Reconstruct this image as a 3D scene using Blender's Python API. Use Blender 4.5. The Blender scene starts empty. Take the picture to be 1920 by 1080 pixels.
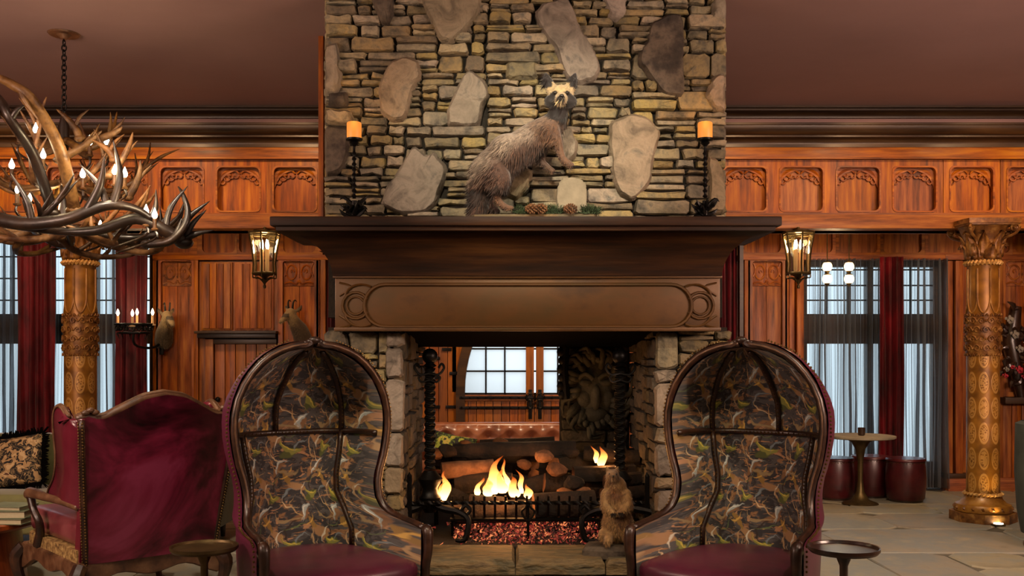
import bpy, bmesh, math, random
from mathutils import Vector, Matrix, noise as mnoise
from math import sin, cos, pi, radians as R

S = bpy.context.scene
COL = S.collection
# ------------------------------------------------------------------ camera
FPX, UC, VH, HC = 1826.0, 960.0, 669.0, 1.5
cd = bpy.data.cameras.new('camera'); cam = bpy.data.objects.new('camera', cd); COL.objects.link(cam)
cam.location = (0, 0, HC); cam.rotation_euler = (pi/2, 0, 0)
cd.sensor_width = 36; cd.lens = FPX/1920*36; cd.shift_y = (VH-540)/1920
cd.clip_start = .05; cd.clip_end = 200
S.camera = cam
S.view_settings.view_transform = 'Standard'; S.view_settings.look = 'None'
S.view_settings.gamma = 1; S.view_settings.use_curve_mapping = False
S.view_settings.exposure = 0.1
# ------------------------------------------------------------------ world: overcast daylight outside
w = bpy.data.worlds.new('sky'); S.world = w; w.use_nodes = True
wn = w.node_tree; wn.nodes.clear()
wo = wn.nodes.new('ShaderNodeOutputWorld'); wb = wn.nodes.new('ShaderNodeBackground')
wg = wn.nodes.new('ShaderNodeTexCoord'); ws = wn.nodes.new('ShaderNodeSeparateXYZ'); wr = wn.nodes.new('ShaderNodeValToRGB')
wn.links.new(wg.outputs['Generated'], ws.inputs[0]); wn.links.new(ws.outputs['Z'], wr.inputs[0])
wr.color_ramp.elements[0].position = 0.0; wr.color_ramp.elements[0].color = (.34, .38, .40, 1)
wr.color_ramp.elements[1].position = .25; wr.color_ramp.elements[1].color = (.56, .63, .68, 1)
wn.links.new(wr.outputs[0], wb.inputs[0]); wb.inputs[1].default_value = 2.7
wn.links.new(wb.outputs[0], wo.inputs[0])

def light(kind, name, loc, power, color, target=None, size=.1, angle=60, blend=.6, size_y=None):
    l = bpy.data.lights.new(name, kind); o = bpy.data.objects.new(name, l); COL.objects.link(o)
    o.location = loc; l.energy = power; l.color = color
    if kind == 'AREA':
        l.size = size
        if size_y: l.shape = 'RECTANGLE'; l.size_y = size_y
    else: l.shadow_soft_size = size
    if kind == 'SPOT': l.spot_size = R(angle); l.spot_blend = blend
    if target is not None:
        o.rotation_euler = (Vector(target)-Vector(loc)).to_track_quat('-Z', 'Y').to_euler()
    return o
WARM = (1, .66, .36); AMB = (1, .50, .20); SOFT = (1, .80, .60)
# soft room fill added behind the camera, not an actual lamp
light('AREA', 'room_fill', (0, -.5, 3.6), 58, (1, .78, .54), (0, 4.5, 1.2), size=5.5, size_y=2.5)
# picture spots on the chimney breast
light('SPOT', 'chimney_spot', (-.5, 3.2, 3.72), 330, (1, .85, .64), (.0, 6.1, 2.75), size=.05, angle=36, blend=.9)
light('SPOT', 'chimney_spot', (.75, 3.4, 3.72), 270, (1, .85, .64), (.45, 6.1, 2.75), size=.05, angle=34, blend=.9)
light('SPOT', 'hearth_spot', (.1, 3.0, 3.72), 220, (1, .72, .45), (.1, 6.1, .5), size=.08, angle=50, blend=.9)
light('SPOT', 'chair_spot', (-1.6, 3.0, 3.72), 230, (1, .8, .58), (-1.1, 5.4, 1.0), size=.08, angle=40, blend=.9)
light('SPOT', 'chair_spot', (1.9, 3.0, 3.72), 210, (1, .8, .58), (1.25, 5.4, 1.0), size=.08, angle=40, blend=.9)
light('SPOT', 'chair_spot', (-2.4, 3.4, 3.72), 210, (1, .8, .62), (-2.1, 5.5, .9), size=.08, angle=44, blend=.9)
# downlights washing the panelled frieze and the back wall
for i, x in enumerate((-4.6, -3.2, -2.05, 2.2, 3.3, 4.4, 5.4)):
    light('SPOT', 'frieze_spot', (x, 8.0, 3.70), 52 if x > 0 else 72, (1, .58, .28), (x, 9.05, 2.75), size=.05, angle=95, blend=1)
for x in (-5.0, -3.5, -2.4, 2.55, 3.6, 5.0):
    light('SPOT', 'alcove_spot', (x, 9.75, 3.25), 52, (1, .58, .28), (x, 11.0, 1.2), size=.06, angle=105, blend=1)
light('SPOT', 'hall_fill_spot', (0.1, 9.45, 3.2), 200, (1, .6, .28), (0.1, 11, 1.0), size=.1, angle=90, blend=1)
light('SPOT', 'hall_fill_spot', (0.0, 8.1, 3.7), 260, (1, .72, .45), (-.1, 9.3, .7), size=.1, angle=60, blend=1)  # added to brighten the leather sofa and far door
light('SPOT', 'sofa_fill_spot', (-2.3, 5.0, 3.7), 300, SOFT, (-2.9, 7.6, .6), size=.1, angle=60, blend=1)  # extra light put in to lift the olive sofa, no fixture there
light('SPOT', 'table_spot', (2.6, 6.2, 3.7), 430, SOFT, (3.2, 7.6, 0), size=.1, angle=75, blend=1)
light('AREA', 'ceiling_fill', (4.6, 2.6, 2.6), 250, (1, .66, .5), (3.6, 6.6, 3.8), size=2.0, size_y=.6)  # pair of unseen area lights added to brighten the ceiling, no cove here
light('AREA', 'ceiling_fill', (-4.6, 2.6, 2.6), 170, (1, .66, .5), (-3.2, 6.6, 3.8), size=2.0, size_y=.6)

# ------------------------------------------------------------------ helpers
def P(u, v, d): return Vector(((u-UC)*d/FPX, d, HC+(VH-v)*d/FPX))
def PX(u, d): return (u-UC)*d/FPX
def PZ(v, d): return HC+(VH-v)*d/FPX
def hexc(h):
    h = h.lstrip('#'); c = [int(h[i:i+2], 16)/255 for i in (0, 2, 4)]
    return tuple(((x+.055)/1.055)**2.4 if x > .04045 else x/12.92 for x in c)+(1,)

def tag(o, label=None, cat=None, group=None, kind=None):
    if label: o['label'] = label
    if cat: o['category'] = cat
    if group: o['group'] = group
    if kind: o['kind'] = kind
    return o
def thing(name, label, cat, loc=(0, 0, 0), rotz=0, group=None):
    o = bpy.data.objects.new(name, None); COL.objects.link(o); o.empty_display_size = .1
    o.location = loc; o.rotation_euler = (0, 0, rotz)
    return tag(o, label, cat, group)
def struct(name, loc=(0, 0, 0)):
    o = bpy.data.objects.new(name, None); COL.objects.link(o); o.location = loc; o['kind'] = 'structure'; return o
def wloc(p):
    v = Vector((0, 0, 0))
    while p is not None: v = v+Vector(p.location); p = p.parent
    return v
def build(bm, name, mat, parent=None, world=False, origin=None, smooth=True, angle=40):
    """link bm as one mesh object. world: verts are world coords. origin: place origin there (in the same coords)"""
    if origin == 'c':
        origin = Vector((0, 0, 0))
        for v in bm.verts: origin += v.co
        origin /= max(1, len(bm.verts))
    off = Vector((0, 0, 0))
    if world and parent is not None: off = wloc(parent)
    org = Vector(origin) if origin is not None else off
    for v in bm.verts: v.co -= org
    bmesh.ops.recalc_face_normals(bm, faces=bm.faces)
    me = bpy.data.meshes.new(name); bm.to_mesh(me); bm.free()
    if mat is not None:
        for m in (mat if isinstance(mat, (list, tuple)) else [mat]): me.materials.append(m)
    if smooth:
        me.polygons.foreach_set('use_smooth', [True]*len(me.polygons))
        try: me.set_sharp_from_angle(angle=R(angle))
        except Exception: pass
    o = bpy.data.objects.new(name, me); COL.objects.link(o)
    if parent is not None: o.parent = parent
    o.location = org-off
    return o
def copy_tree(o, parent=None):
    c = o.copy(); COL.objects.link(c)
    if parent is not None: c.parent = parent
    for ch in o.children: copy_tree(ch, c)
    return c
def BM(): return bmesh.new()
def box(bm, x0, x1, y0, y1, z0, z1, bev=0, mi=0):
    vs = [bm.verts.new(p) for p in ((x0, y0, z0), (x1, y0, z0), (x1, y1, z0), (x0, y1, z0), (x0, y0, z1), (x1, y0, z1), (x1, y1, z1), (x0, y1, z1))]
    fs = [bm.faces.new([vs[i] for i in f]) for f in ((0, 3, 2, 1), (4, 5, 6, 7), (0, 1, 5, 4), (1, 2, 6, 5), (2, 3, 7, 6), (3, 0, 4, 7))]
    for f in fs: f.material_index = mi
    if bev:
        es = list({e for f in fs for e in f.edges})
        bmesh.ops.bevel(bm, geom=es, offset=bev, segments=2, affect='EDGES', profile=.6)
    return vs
def frames(pts):
    n = len(pts); T = []
    for i in range(n):
        a = pts[max(0, i-1)]; b = pts[min(n-1, i+1)]
        t = (b-a)
        T.append(t.normalized() if t.length > 1e-9 else Vector((0, 0, 1)))
    up = Vector((0, 0, 1)) if abs(T[0].z) < .9 else Vector((0, 1, 0))
    nrm = (up-T[0]*up.dot(T[0])).normalized(); out = []
    for t in T:
        nrm = (nrm-t*nrm.dot(t))
        nrm = nrm.normalized() if nrm.length > 1e-6 else t.orthogonal().normalized()
        out.append((t, nrm, t.cross(nrm)))
    return out
def tube(bm, pts, rad, n=8, cap=True, twist=0, square=False, closed=False, mi=0):
    pts = [Vector(p) for p in pts]
    if not isinstance(rad, (list, tuple)): rad = [rad]*len(pts)
    fr = frames(pts); rings = []
    for i, (p, (t, a, b), r) in enumerate(zip(pts, fr, rad)):
        ring = []
        for k in range(n):
            th = 2*pi*k/n+twist*i
            rr = r
            if square: rr = r*(1.0 if k % 2 == 0 else .72)
            ring.append(bm.verts.new(p+a*cos(th)*rr+b*sin(th)*rr))
        rings.append(ring)
    m = len(rings)
    for i in range(m if closed else m-1):
        A, B = rings[i], rings[(i+1) % m]
        for k in range(n):
            f = bm.faces.new((A[k], A[(k+1) % n], B[(k+1) % n], B[k])); f.material_index = mi
    if cap and not closed:
        f = bm.faces.new(rings[0][::-1]); f.material_index = mi
        f = bm.faces.new(rings[-1]); f.material_index = mi
def spline(pts, k=6):
    pts = [Vector(p) for p in pts]; out = []; n = len(pts)
    for i in range(n-1):
        p0, p1, p2, p3 = pts[max(0, i-1)], pts[i], pts[i+1], pts[min(n-1, i+2)]
        for j in range(k):
            t = j/k
            out.append(.5*((2*p1)+(p2-p0)*t+(2*p0-5*p1+4*p2-p3)*t*t+(3*p1-p0-3*p2+p3)*t**3))
    out.append(pts[-1]); return out
def lerp_list(vals, n):
    out = []
    for i in range(n):
        t = i/(n-1)*(len(vals)-1); j = min(int(t), len(vals)-2); f = t-j
        out.append(vals[j]*(1-f)+vals[j+1]*f)
    return out
def interp(tab, x):
    if x <= tab[0][0]: return tab[0][1]
    for (a, fa), (b, fb) in zip(tab, tab[1:]):
        if x <= b: return fa+(fb-fa)*(x-a)/(b-a)
    return tab[-1][1]
def lathe(bm, prof, c=(0, 0, 0), n=24, mi=0, flute=None, M=None):
    c = Vector(c); rings = []
    for r, z in prof:
        ring = []
        for k in range(n):
            th = 2*pi*k/n; rr = r*(flute(th, z) if flute else 1)
            v = Vector((rr*cos(th), rr*sin(th), z))
            if M is not None: v = M @ v
            ring.append(bm.verts.new(c+v))
        rings.append(ring)
    for A, B in zip(rings, rings[1:]):
        for k in range(n):
            f = bm.faces.new((A[k], A[(k+1) % n], B[(k+1) % n], B[k])); f.material_index = mi
    for rg, rev in ((rings[0], True), (rings[-1], False)):
        f = bm.faces.new(rg[::-1] if rev else rg); f.material_index = mi
def sphere(bm, c, r, n=8, sc=(1, 1, 1)):
    res = bmesh.ops.create_uvsphere(bm, u_segments=n, v_segments=max(4, n//2+1), radius=r)
    for v in res['verts']: v.co = Vector((v.co.x*sc[0], v.co.y*sc[1], v.co.z*sc[2]))+Vector(c)
def prism(bm, poly, y0, y1, fn=lambda a, b, d: Vector((a, d, b)), mi=0):
    """poly in (x,z) extruded y0..y1"""
    A = [bm.verts.new(fn(a, b, y0)) for a, b in poly]; B = [bm.verts.new(fn(a, b, y1)) for a, b in poly]
    n = len(poly)
    fs = [bm.faces.new(A), bm.faces.new(B[::-1])]
    for i in range(n): fs.append(bm.faces.new((A[i], B[i], B[(i+1) % n], A[(i+1) % n])))
    for f in fs: f.material_index = mi
def holed(bm, outer, inner, y0, y1, lip=.0, liy=0):
    """flat board with a hole; outer and inner have the same number of points"""
    n = len(outer)
    def ring(pl, y): return [bm.verts.new((a, y, b)) for a, b in pl]
    o0, i0, o1, i1 = ring(outer, y0), ring(inner, y0), ring(outer, y1), ring(inner, y1)
    for k in range(n):
        j = (k+1) % n
        bm.faces.new((o0[k], o0[j], i0[j], i0[k])); bm.faces.new((o1[k], i1[k], i1[j], o1[j]))
        bm.faces.new((i0[k], i0[j], i1[j], i1[k])); bm.faces.new((o0[k], o1[k], o1[j], o0[j]))
def rrect(x0, x1, z0, z1, r, seg=4):
    pts = []
    for cx, cz, a0 in ((x1-r, z1-r, 0), (x0+r, z1-r, 90), (x0+r, z0+r, 180), (x1-r, z0+r, 270)):
        for k in range(seg+1):
            a = R(a0+90*k/seg); pts.append((cx+r*cos(a), cz+r*sin(a)))
    return pts
def srect(x0, x1, z0, z1, seg=4):
    """same vertex count as rrect but square: used as the outer ring"""
    pts = []
    for cx, cz in ((x1, z1), (x0, z1), (x0, z0), (x1, z0)):
        for k in range(seg+1): pts.append((cx, cz))
    n = seg+1; out = []
    cs = [(x1, z1), (x0, z1), (x0, z0), (x1, z0)]
    cx, cz = (x0+x1)/2, (z0+z1)/2
    dirs = [((1, 0), (0, 1)), ((0, 1), (-1, 0)), ((-1, 0), (0, -1)), ((0, -1), (1, 0))]
    for (c, (d0, d1)) in zip(cs, dirs):
        e = .03*min(x1-x0, z1-z0)
        for k in range(n):
            t = (k-(n-1)/2)/((n-1)/2)
            if t < 0: out.append((c[0]-abs(t)*e*d1[0]*1.0, c[1]-abs(t)*e*d1[1]*1.0))
            elif t > 0: out.append((c[0]-abs(t)*e*d0[0], c[1]-abs(t)*e*d0[1]))
            else: out.append(c)
    return out

# ------------------------------------------------------------------ materials
class E:
    nt = None
    def __init__(s, v): s.v = v
    @staticmethod
    def m(op, *a):
        n = E.nt.nodes.new('ShaderNodeMath'); n.operation = op
        for i, x in enumerate(a):
            x = x.v if isinstance(x, E) else x
            if isinstance(x, (int, float)): n.inputs[i].default_value = x
            else: E.nt.links.new(x, n.inputs[i])
        return E(n.outputs[0])
    def __add__(s, o): return E.m('ADD', s, o)
    def __radd__(s, o): return E.m('ADD', s, o)
    def __sub__(s, o): return E.m('SUBTRACT', s, o)
    def __rsub__(s, o): return E.m('SUBTRACT', o, s)
    def __mul__(s, o): return E.m('MULTIPLY', s, o)
    def __rmul__(s, o): return E.m('MULTIPLY', s, o)
    def __truediv__(s, o): return E.m('DIVIDE', s, o)
def clamp01(x):
    n = E.nt.nodes.new('ShaderNodeMath'); n.operation = 'ADD'; n.use_clamp = True; n.inputs[1].default_value = 0
    E.nt.links.new(x.v, n.inputs[0]); return E(n.outputs[0])

def newmat(name):
    m = bpy.data.materials.new(name); m.use_nodes = True; nt = m.node_tree
    b = nt.nodes['Principled BSDF']; return m, nt, b
def mat(name, cols, rough=.5, metal=0, scale=(1, 1, 1), nscale=4, detail=6, bump=.25, bscale=None, bdist=.01, rnd=0, coat=0,
        spec=.5, sat=(.92, .14), island=False, hue=0, sheen=0, lo=.3, hi=.7, rmod=0, dist=0):
    m, nt, b = newmat(name); L = nt.links.new
    tc = nt.nodes.new('ShaderNodeTexCoord'); mp = nt.nodes.new('ShaderNodeMapping'); mp.inputs['Scale'].default_value = scale
    oi = nt.nodes.new('ShaderNodeObjectInfo')
    mul = nt.nodes.new('ShaderNodeVectorMath'); mul.operation = 'SCALE'; mul.inputs[0].default_value = (7.3, 3.1, 5.7); L(oi.outputs['Random'], mul.inputs['Scale'])
    add = nt.nodes.new('ShaderNodeVectorMath'); L(tc.outputs['Object'], add.inputs[0]); L(mul.outputs[0], add.inputs[1])
    L(add.outputs[0], mp.inputs['Vector'])
    nz = nt.nodes.new('ShaderNodeTexNoise'); nz.inputs['Scale'].default_value = nscale; nz.inputs['Detail'].default_value = detail
    nz.inputs['Roughness'].default_value = .62; nz.inputs['Distortion'].default_value = dist
    L(mp.outputs[0], nz.inputs['Vector'])
    rp = nt.nodes.new('ShaderNodeValToRGB'); cr = rp.color_ramp
    cs = [hexc(c) if isinstance(c, str) else c for c in cols]
    while len(cr.elements) < len(cs): cr.elements.new(.5)
    for i, c in enumerate(cs):
        cr.elements[i].position = lo+(hi-lo)*i/max(1, len(cs)-1); cr.elements[i].color = c
    L(nz.outputs['Fac'], rp.inputs[0]); out = rp.outputs[0]
    if rnd or hue:
        src = oi.outputs['Random']
        if island:
            g = nt.nodes.new('ShaderNodeNewGeometry'); src = g.outputs['Random Per Island']
        hs = nt.nodes.new('ShaderNodeHueSaturation'); E.nt = nt
        v = (E(src)*rnd*2)+(1-rnd)
        L(v.v, hs.inputs['Value'])
        h2 = E.m('FRACT', E(src)*7.77); L(((h2*hue*2)+(.5-hue)).v, hs.inputs['Hue'])
        s2 = E.m('FRACT', E(src)*3.33); L(((s2*sat[1])+sat[0]).v, hs.inputs['Saturation'])
        L(out, hs.inputs['Color']); out = hs.outputs[0]
    L(out, b.inputs['Base Color'])
    b.inputs['Roughness'].default_value = rough; b.inputs['Metallic'].default_value = metal
    b.inputs['Specular IOR Level'].default_value = spec
    if coat: b.inputs['Coat Weight'].default_value = coat; b.inputs['Coat Roughness'].default_value = .25
    if sheen: b.inputs['Sheen Weight'].default_value = sheen; b.inputs['Sheen Roughness'].default_value = .4
    if rmod:
        E.nt = nt; L((E(nz.outputs['Fac'])*rmod+(rough-rmod*.5)).v, b.inputs['Roughness'])
    if bump:
        n2 = nt.nodes.new('ShaderNodeTexNoise'); n2.inputs['Scale'].default_value = bscale or nscale*3; n2.inputs['Detail'].default_value = 5
        L(mp.outputs[0], n2.inputs['Vector'])
        bp = nt.nodes.new('ShaderNodeBump'); bp.inputs['Strength'].default_value = bump; bp.inputs['Distance'].default_value = bdist
        L(n2.outputs['Fac'], bp.inputs['Height']); L(bp.outputs[0], b.inputs['Normal'])
    return m
def emis(name, col, st):
    m, nt, b = newmat(name); b.inputs['Base Color'].default_value = (col[0]*.5, col[1]*.5, col[2]*.5, 1)
    b.inputs['Emission Color'].default_value = (*col[:3], 1); b.inputs['Emission Strength'].default_value = st
    return m
WOODV = (9, 9, .8); WOODH = (.8, 9, 9)
M = {}
M['wood_v'] = mat('panel_wood_vertical', ['#482006', '#8a480f', '#ad6c1e'], .5, scale=WOODV, nscale=2.2, bump=.12, rnd=.16, hue=.005, coat=.06, spec=.3)
M['wood_h'] = mat('panel_wood_horizontal', ['#482006', '#8a480f', '#ad6c1e'], .5, scale=WOODH, nscale=2.2, bump=.12, rnd=.12, hue=.005, coat=.06, spec=.3)
M['wood_dk'] = mat('dark_cornice_wood', ['#1a0f08', '#33210f', '#463016'], .45, scale=WOODH, nscale=1.5, bump=.1, rnd=.1, coat=.1, spec=.35)
M['door_wood'] = mat('door_wood', ['#552a08', '#8e5014', '#6c3a0e'], .5, scale=WOODV, nscale=1.6, bump=.12, rnd=.2, hue=.006, coat=.05, spec=.3)
M['mantel'] = mat('dark_mantel_wood', ['#120903', '#281506', '#40260d'], .55, scale=(.7, 8, 8), nscale=1.8, bump=.2, coat=0, spec=.2)
M['lintel'] = mat('bronze_brown_lintel', ['#342009', '#543610', '#463312'], .42, metal=.3, scale=(1, 1, 2), nscale=2.2, bump=.08, coat=.1)
M['stone'] = mat('ledge_stone', ['#35332a', '#6a6046', '#86754c', '#505046'], .85, nscale=9, detail=9, bump=1, bscale=24, bdist=.02, rnd=.42, hue=.014, sat=(.6, .5))
M['stone_i'] = mat('ledge_stone_rubble', ['#35332a', '#6a6046', '#86754c', '#505046'], .85, nscale=9, detail=9, bump=1, bscale=24, bdist=.02, rnd=.42, hue=.014, island=True, sat=(.6, .5))
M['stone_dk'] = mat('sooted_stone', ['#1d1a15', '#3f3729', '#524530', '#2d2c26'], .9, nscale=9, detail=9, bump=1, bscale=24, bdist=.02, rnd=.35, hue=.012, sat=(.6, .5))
M['boulder'] = mat('pale_boulder', ['#4c4437', '#756853', '#8b7c64', '#655e50'], .88, nscale=7, detail=10, bump=1, bscale=20, bdist=.02, rnd=.14, hue=.012, dist=1, sat=(.6, .5))
M['boulder_dk'] = mat('dark_boulder', ['#16120f', '#352d25', '#5a4f42', '#1c1815'], .85, nscale=6, detail=10, bump=1, bscale=18, bdist=.016)
M['mortar'] = mat('dark_mortar', ['#17140f', '#2a241a'], .95, nscale=20, bump=.6, bdist=.01)
M['hearth'] = mat('hearth_slab', ['#43392a', '#7a6746', '#57523f', '#867351'], .75, nscale=4, scale=(1, 2.5, 3), detail=12, bump=1, bscale=9, bdist=.03, rnd=.08)
M['soot'] = mat('sooty_steel', ['#040303', '#0a0807'], .9, nscale=8, bump=.2, spec=.03)
M['iron'] = mat('black_iron', ['#0b0b0b', '#1c1a18'], .42, metal=.7, nscale=14, bump=.5, bdist=.004)
M['ceil'] = mat('mauve_ceiling_paint', ['#8a6c68', '#937470'], .8, nscale=1.2, bump=.04, bscale=60, bdist=.002)
M['plaster'] = mat('mauve_wall_paint', ['#6e4c48', '#785450'], .85, nscale=1.5, bump=.04)
M['flag'] = mat('grey_flagstone', ['#6f6856', '#8a806a', '#7a7a70', '#968a6e'], .5, nscale=2.6, detail=9, bump=.35, bscale=9, bdist=.012, rnd=.12, hue=.015)
M['joint'] = mat('floor_joint', ['#4a4436', '#5c5444'], .9, nscale=12, bump=.3)
M['gold'] = mat('gilded_column', ['#6a4214', '#96651f', '#b08238'], .45, metal=.2, nscale=9, detail=8, bump=.3, bscale=40, bdist=.004, coat=.2)
M['gold_dk'] = mat('carved_gilt', ['#3c200a', '#7c4f1e', '#ac8040'], .48, metal=.2, nscale=14, bump=.4, bscale=50, bdist=.004)
M['rope'] = mat('pale_gilt_rope', ['#b07c3a', '#e0b871'], .45, metal=.3, nscale=14, bump=.2)
M['antler'] = mat('antler', ['#1c0f06', '#4a2e14', '#7a5730', '#2c1a0b'], .5, nscale=7, detail=8, bump=.6, bscale=24, bdist=.008, rnd=.3, hue=.008, coat=.05, spec=.35)
M['antler_dk'] = mat('dark_antler', ['#0b0603', '#1f1208', '#38230f'], .45, nscale=5, detail=8, bump=.5, bscale=24, bdist=.006, rnd=.25, coat=.3)
M['maroon'] = mat('maroon_leather', ['#3c0a17', '#5e1526', '#6e2234'], .3, nscale=2.6, detail=7, bump=.25, bscale=7, bdist=.012, coat=.35, rmod=.25)
M['hide'] = mat('maroon_hide', ['#0c0204', '#450d1d', '#751c38', '#8a3050'], .32, nscale=1.7, detail=5, bump=.15, bscale=30, bdist=.004, coat=.25, lo=.36, hi=.66, dist=.8, rmod=.3)
M['plum'] = mat('plum_leather', ['#3f1526', '#582036', '#472033'], .38, nscale=3, detail=5, bump=.1, bscale=14, bdist=.006, coat=.15)
M['chairwood'] = mat('carved_walnut', ['#120905', '#2a160c', '#432817'], .38, nscale=12, detail=6, bump=.3, bdist=.004, coat=.2, rmod=.15)
M['chairwood_lt'] = mat('worn_carved_walnut', ['#2e1b10', '#5a3d28', '#7a5a40'], .42, nscale=10, detail=7, bump=.3, bdist=.004, coat=.2)
M['nail'] = mat('antique_brass_nail', ['#4a3618', '#7c6236'], .4, metal=.7, nscale=6, bump=0)
M['brass'] = mat('aged_brass', ['#2e2412', '#54452a', '#6a5a36'], .42, metal=.75, nscale=6, bump=.15, bdist=.003)
M['olive'] = mat('olive_velvet', ['#4a4a22', '#67653a', '#74713f'], .75, nscale=3, detail=8, bump=.12, bscale=60, bdist=.003, sheen=.5)
M['leather_br'] = mat('cognac_leather', ['#5e3020', '#92563a', '#b0714e'], .34, nscale=5, bump=.2, bscale=30, bdist=.004, coat=.3)
M['otto'] = mat('oxblood_leather', ['#2c0a0d', '#4a1418', '#581d1f'], .35, nscale=5, bump=.2, bscale=30, bdist=.003, coat=.3)
M['darkwood'] = mat('dark_turned_wood', ['#140b07', '#2c1a10', '#3d2718'], .3, nscale=5, scale=(1, 6, 1), bump=.1, coat=.5)
M['redwood'] = mat('reddish_table_wood', ['#5e240e', '#8a3d18', '#a1501f'], .3, nscale=4, scale=(1, 6, 1), bump=.1, coat=.5)
M['wax'] = None
M['bark'] = mat('charred_bark', ['#080504', '#1c120b', '#3a2617'], .95, nscale=5, scale=(1, 1, 1), detail=9, bump=1, bscale=14, bdist=.03, rnd=.35)
M['endgrain'] = mat('split_log_wood', ['#2e190c', '#5f3a1f', '#805532'], .9, nscale=9, detail=7, bump=.6, bdist=.01, rnd=.3)
M['ash'] = mat('ash_bed', ['#0a0807', '#17110d'], .95, nscale=20, bump=.8, bdist=.01)
M['velvet'] = mat('red_velvet', ['#20020a', '#500612', '#78101f'], .6, nscale=6, scale=(1, 1, .35), bump=.12, sheen=.12, rnd=.15, spec=.3)
M['bulb_wh'] = emis('lit_bulb', (1, .86, .62), 14)
M['globe'] = emis('lit_glass_globe', (1, .74, .38), 2.6)
M['sleeve'] = emis('glowing_candle_sleeve', (1, .55, .22), .14)
M['candle'] = emis('glowing_pillar_candle', (1, .33, .05), .62)
M['moss'] = mat('evergreen_sprigs', ['#1c2a17', '#35472a', '#4a5c38'], .8, nscale=20, bump=0, rnd=.2, island=True)
M['cone'] = mat('pine_cone', ['#35200f', '#6a4526', '#8a6440'], .8, nscale=20, bump=.3)
M['horn'] = mat('dark_horn', ['#0c0a09', '#26201b'], .4, nscale=12, bump=.3, bdist=.003)
M['pale_stone'] = mat('pale_carved_stone', ['#6e6654', '#8f866f'], .85, nscale=8, detail=8, bump=.5, bscale=20)
M['greystone'] = mat('mossy_carved_stone', ['#26241b', '#4a4738', '#5f5b48'], .88, nscale=8, detail=9, bump=.9, bscale=22, bdist=.012)
def vcol_mat(name, rough=.7, bump=.3, bscale=60):
    m, nt, b = newmat(name); a = nt.nodes.new('ShaderNodeAttribute'); a.attribute_name = 'Col'
    nz = nt.nodes.new('ShaderNodeTexNoise'); nz.inputs['Scale'].default_value = bscale; nz.inputs['Detail'].default_value = 4
    tc = nt.nodes.new('ShaderNodeTexCoord'); nt.links.new(tc.outputs['Object'], nz.inputs['Vector'])
    hs = nt.nodes.new('ShaderNodeHueSaturation'); E.nt = nt
    nt.links.new((E(nz.outputs['Fac'])*1.1+.45).v, hs.inputs['Value']); nt.links.new(a.outputs['Color'], hs.inputs['Color'])
    nt.links.new(hs.outputs[0], b.inputs['Base Color']); b.inputs['Roughness'].default_value = rough
    b.inputs['Sheen Weight'].default_value = .3
    bp = nt.nodes.new('ShaderNodeBump'); bp.inputs['Strength'].default_value = bump; bp.inputs['Distance'].default_value = .006
    nt.links.new(nz.outputs['Fac'], bp.inputs['Height']); nt.links.new(bp.outputs[0], b.inputs['Normal'])
    return m
M['fur'] = vcol_mat('fur')
def sheer_mat():
    m, nt, b = newmat('sheer_curtain'); nt.nodes.remove(b); L = nt.links.new
    out = nt.nodes['Material Output']
    d = nt.nodes.new('ShaderNodeBsdfDiffuse'); d.inputs[0].default_value = (.24, .26, .28, 1)
    t = nt.nodes.new('ShaderNodeBsdfTranslucent'); t.inputs[0].default_value = (.26, .29, .32, 1)
    tr = nt.nodes.new('ShaderNodeBsdfTransparent'); tr.inputs[0].default_value = (.95, .97, 1, 1)
    m1 = nt.nodes.new('ShaderNodeMixShader'); m1.inputs[0].default_value = .65; L(d.outputs[0], m1.inputs[1]); L(t.outputs[0], m1.inputs[2])
    lw = nt.nodes.new('ShaderNodeLayerWeight'); lw.inputs[0].default_value = .5; E.nt = nt
    m2 = nt.nodes.new('ShaderNodeMixShader'); L(clamp01(E(lw.outputs['Facing'])*1.15+.07).v, m2.inputs[0]); L(tr.outputs[0], m2.inputs[1]); L(m1.outputs[0], m2.inputs[2])
    L(m2.outputs[0], out.inputs[0]); return m
M['sheer'] = sheer_mat()
def glass_mat(name, tint=(.9, .95, .97), a=.25):
    m, nt, b = newmat(name); L = nt.links.new; nt.nodes.remove(b); out = nt.nodes['Material Output']
    g = nt.nodes.new('ShaderNodeBsdfGlossy'); g.inputs['Roughness'].default_value = .05
    tr = nt.nodes.new('ShaderNodeBsdfTransparent'); tr.inputs[0].default_value = (*tint, 1)
    fr = nt.nodes.new('ShaderNodeFresnel'); fr.inputs[0].default_value = 1.45
    mx = nt.nodes.new('ShaderNodeMixShader'); L(fr.outputs[0], mx.inputs[0]); L(tr.outputs[0], mx.inputs[1]); L(g.outputs[0], mx.inputs[2])
    L(mx.outputs[0], out.inputs[0]); return m
M['glass'] = glass_mat('window_glass'); M['lglass'] = glass_mat('amber_lantern_glass', (.93, .93, .84))
def frost():
    m, nt, b = newmat('frosted_pane'); L = nt.links.new; nt.nodes.remove(b); out = nt.nodes['Material Output']
    t = nt.nodes.new('ShaderNodeBsdfTranslucent'); t.inputs[0].default_value = (.9, .92, .93, 1)
    tr = nt.nodes.new('ShaderNodeBsdfTransparent'); mx = nt.nodes.new('ShaderNodeMixShader'); mx.inputs[0].default_value = .4
    L(tr.outputs[0], mx.inputs[1]); L(t.outputs[0], mx.inputs[2]); L(mx.outputs[0], out.inputs[0]); return m
M['frost'] = frost()

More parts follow.
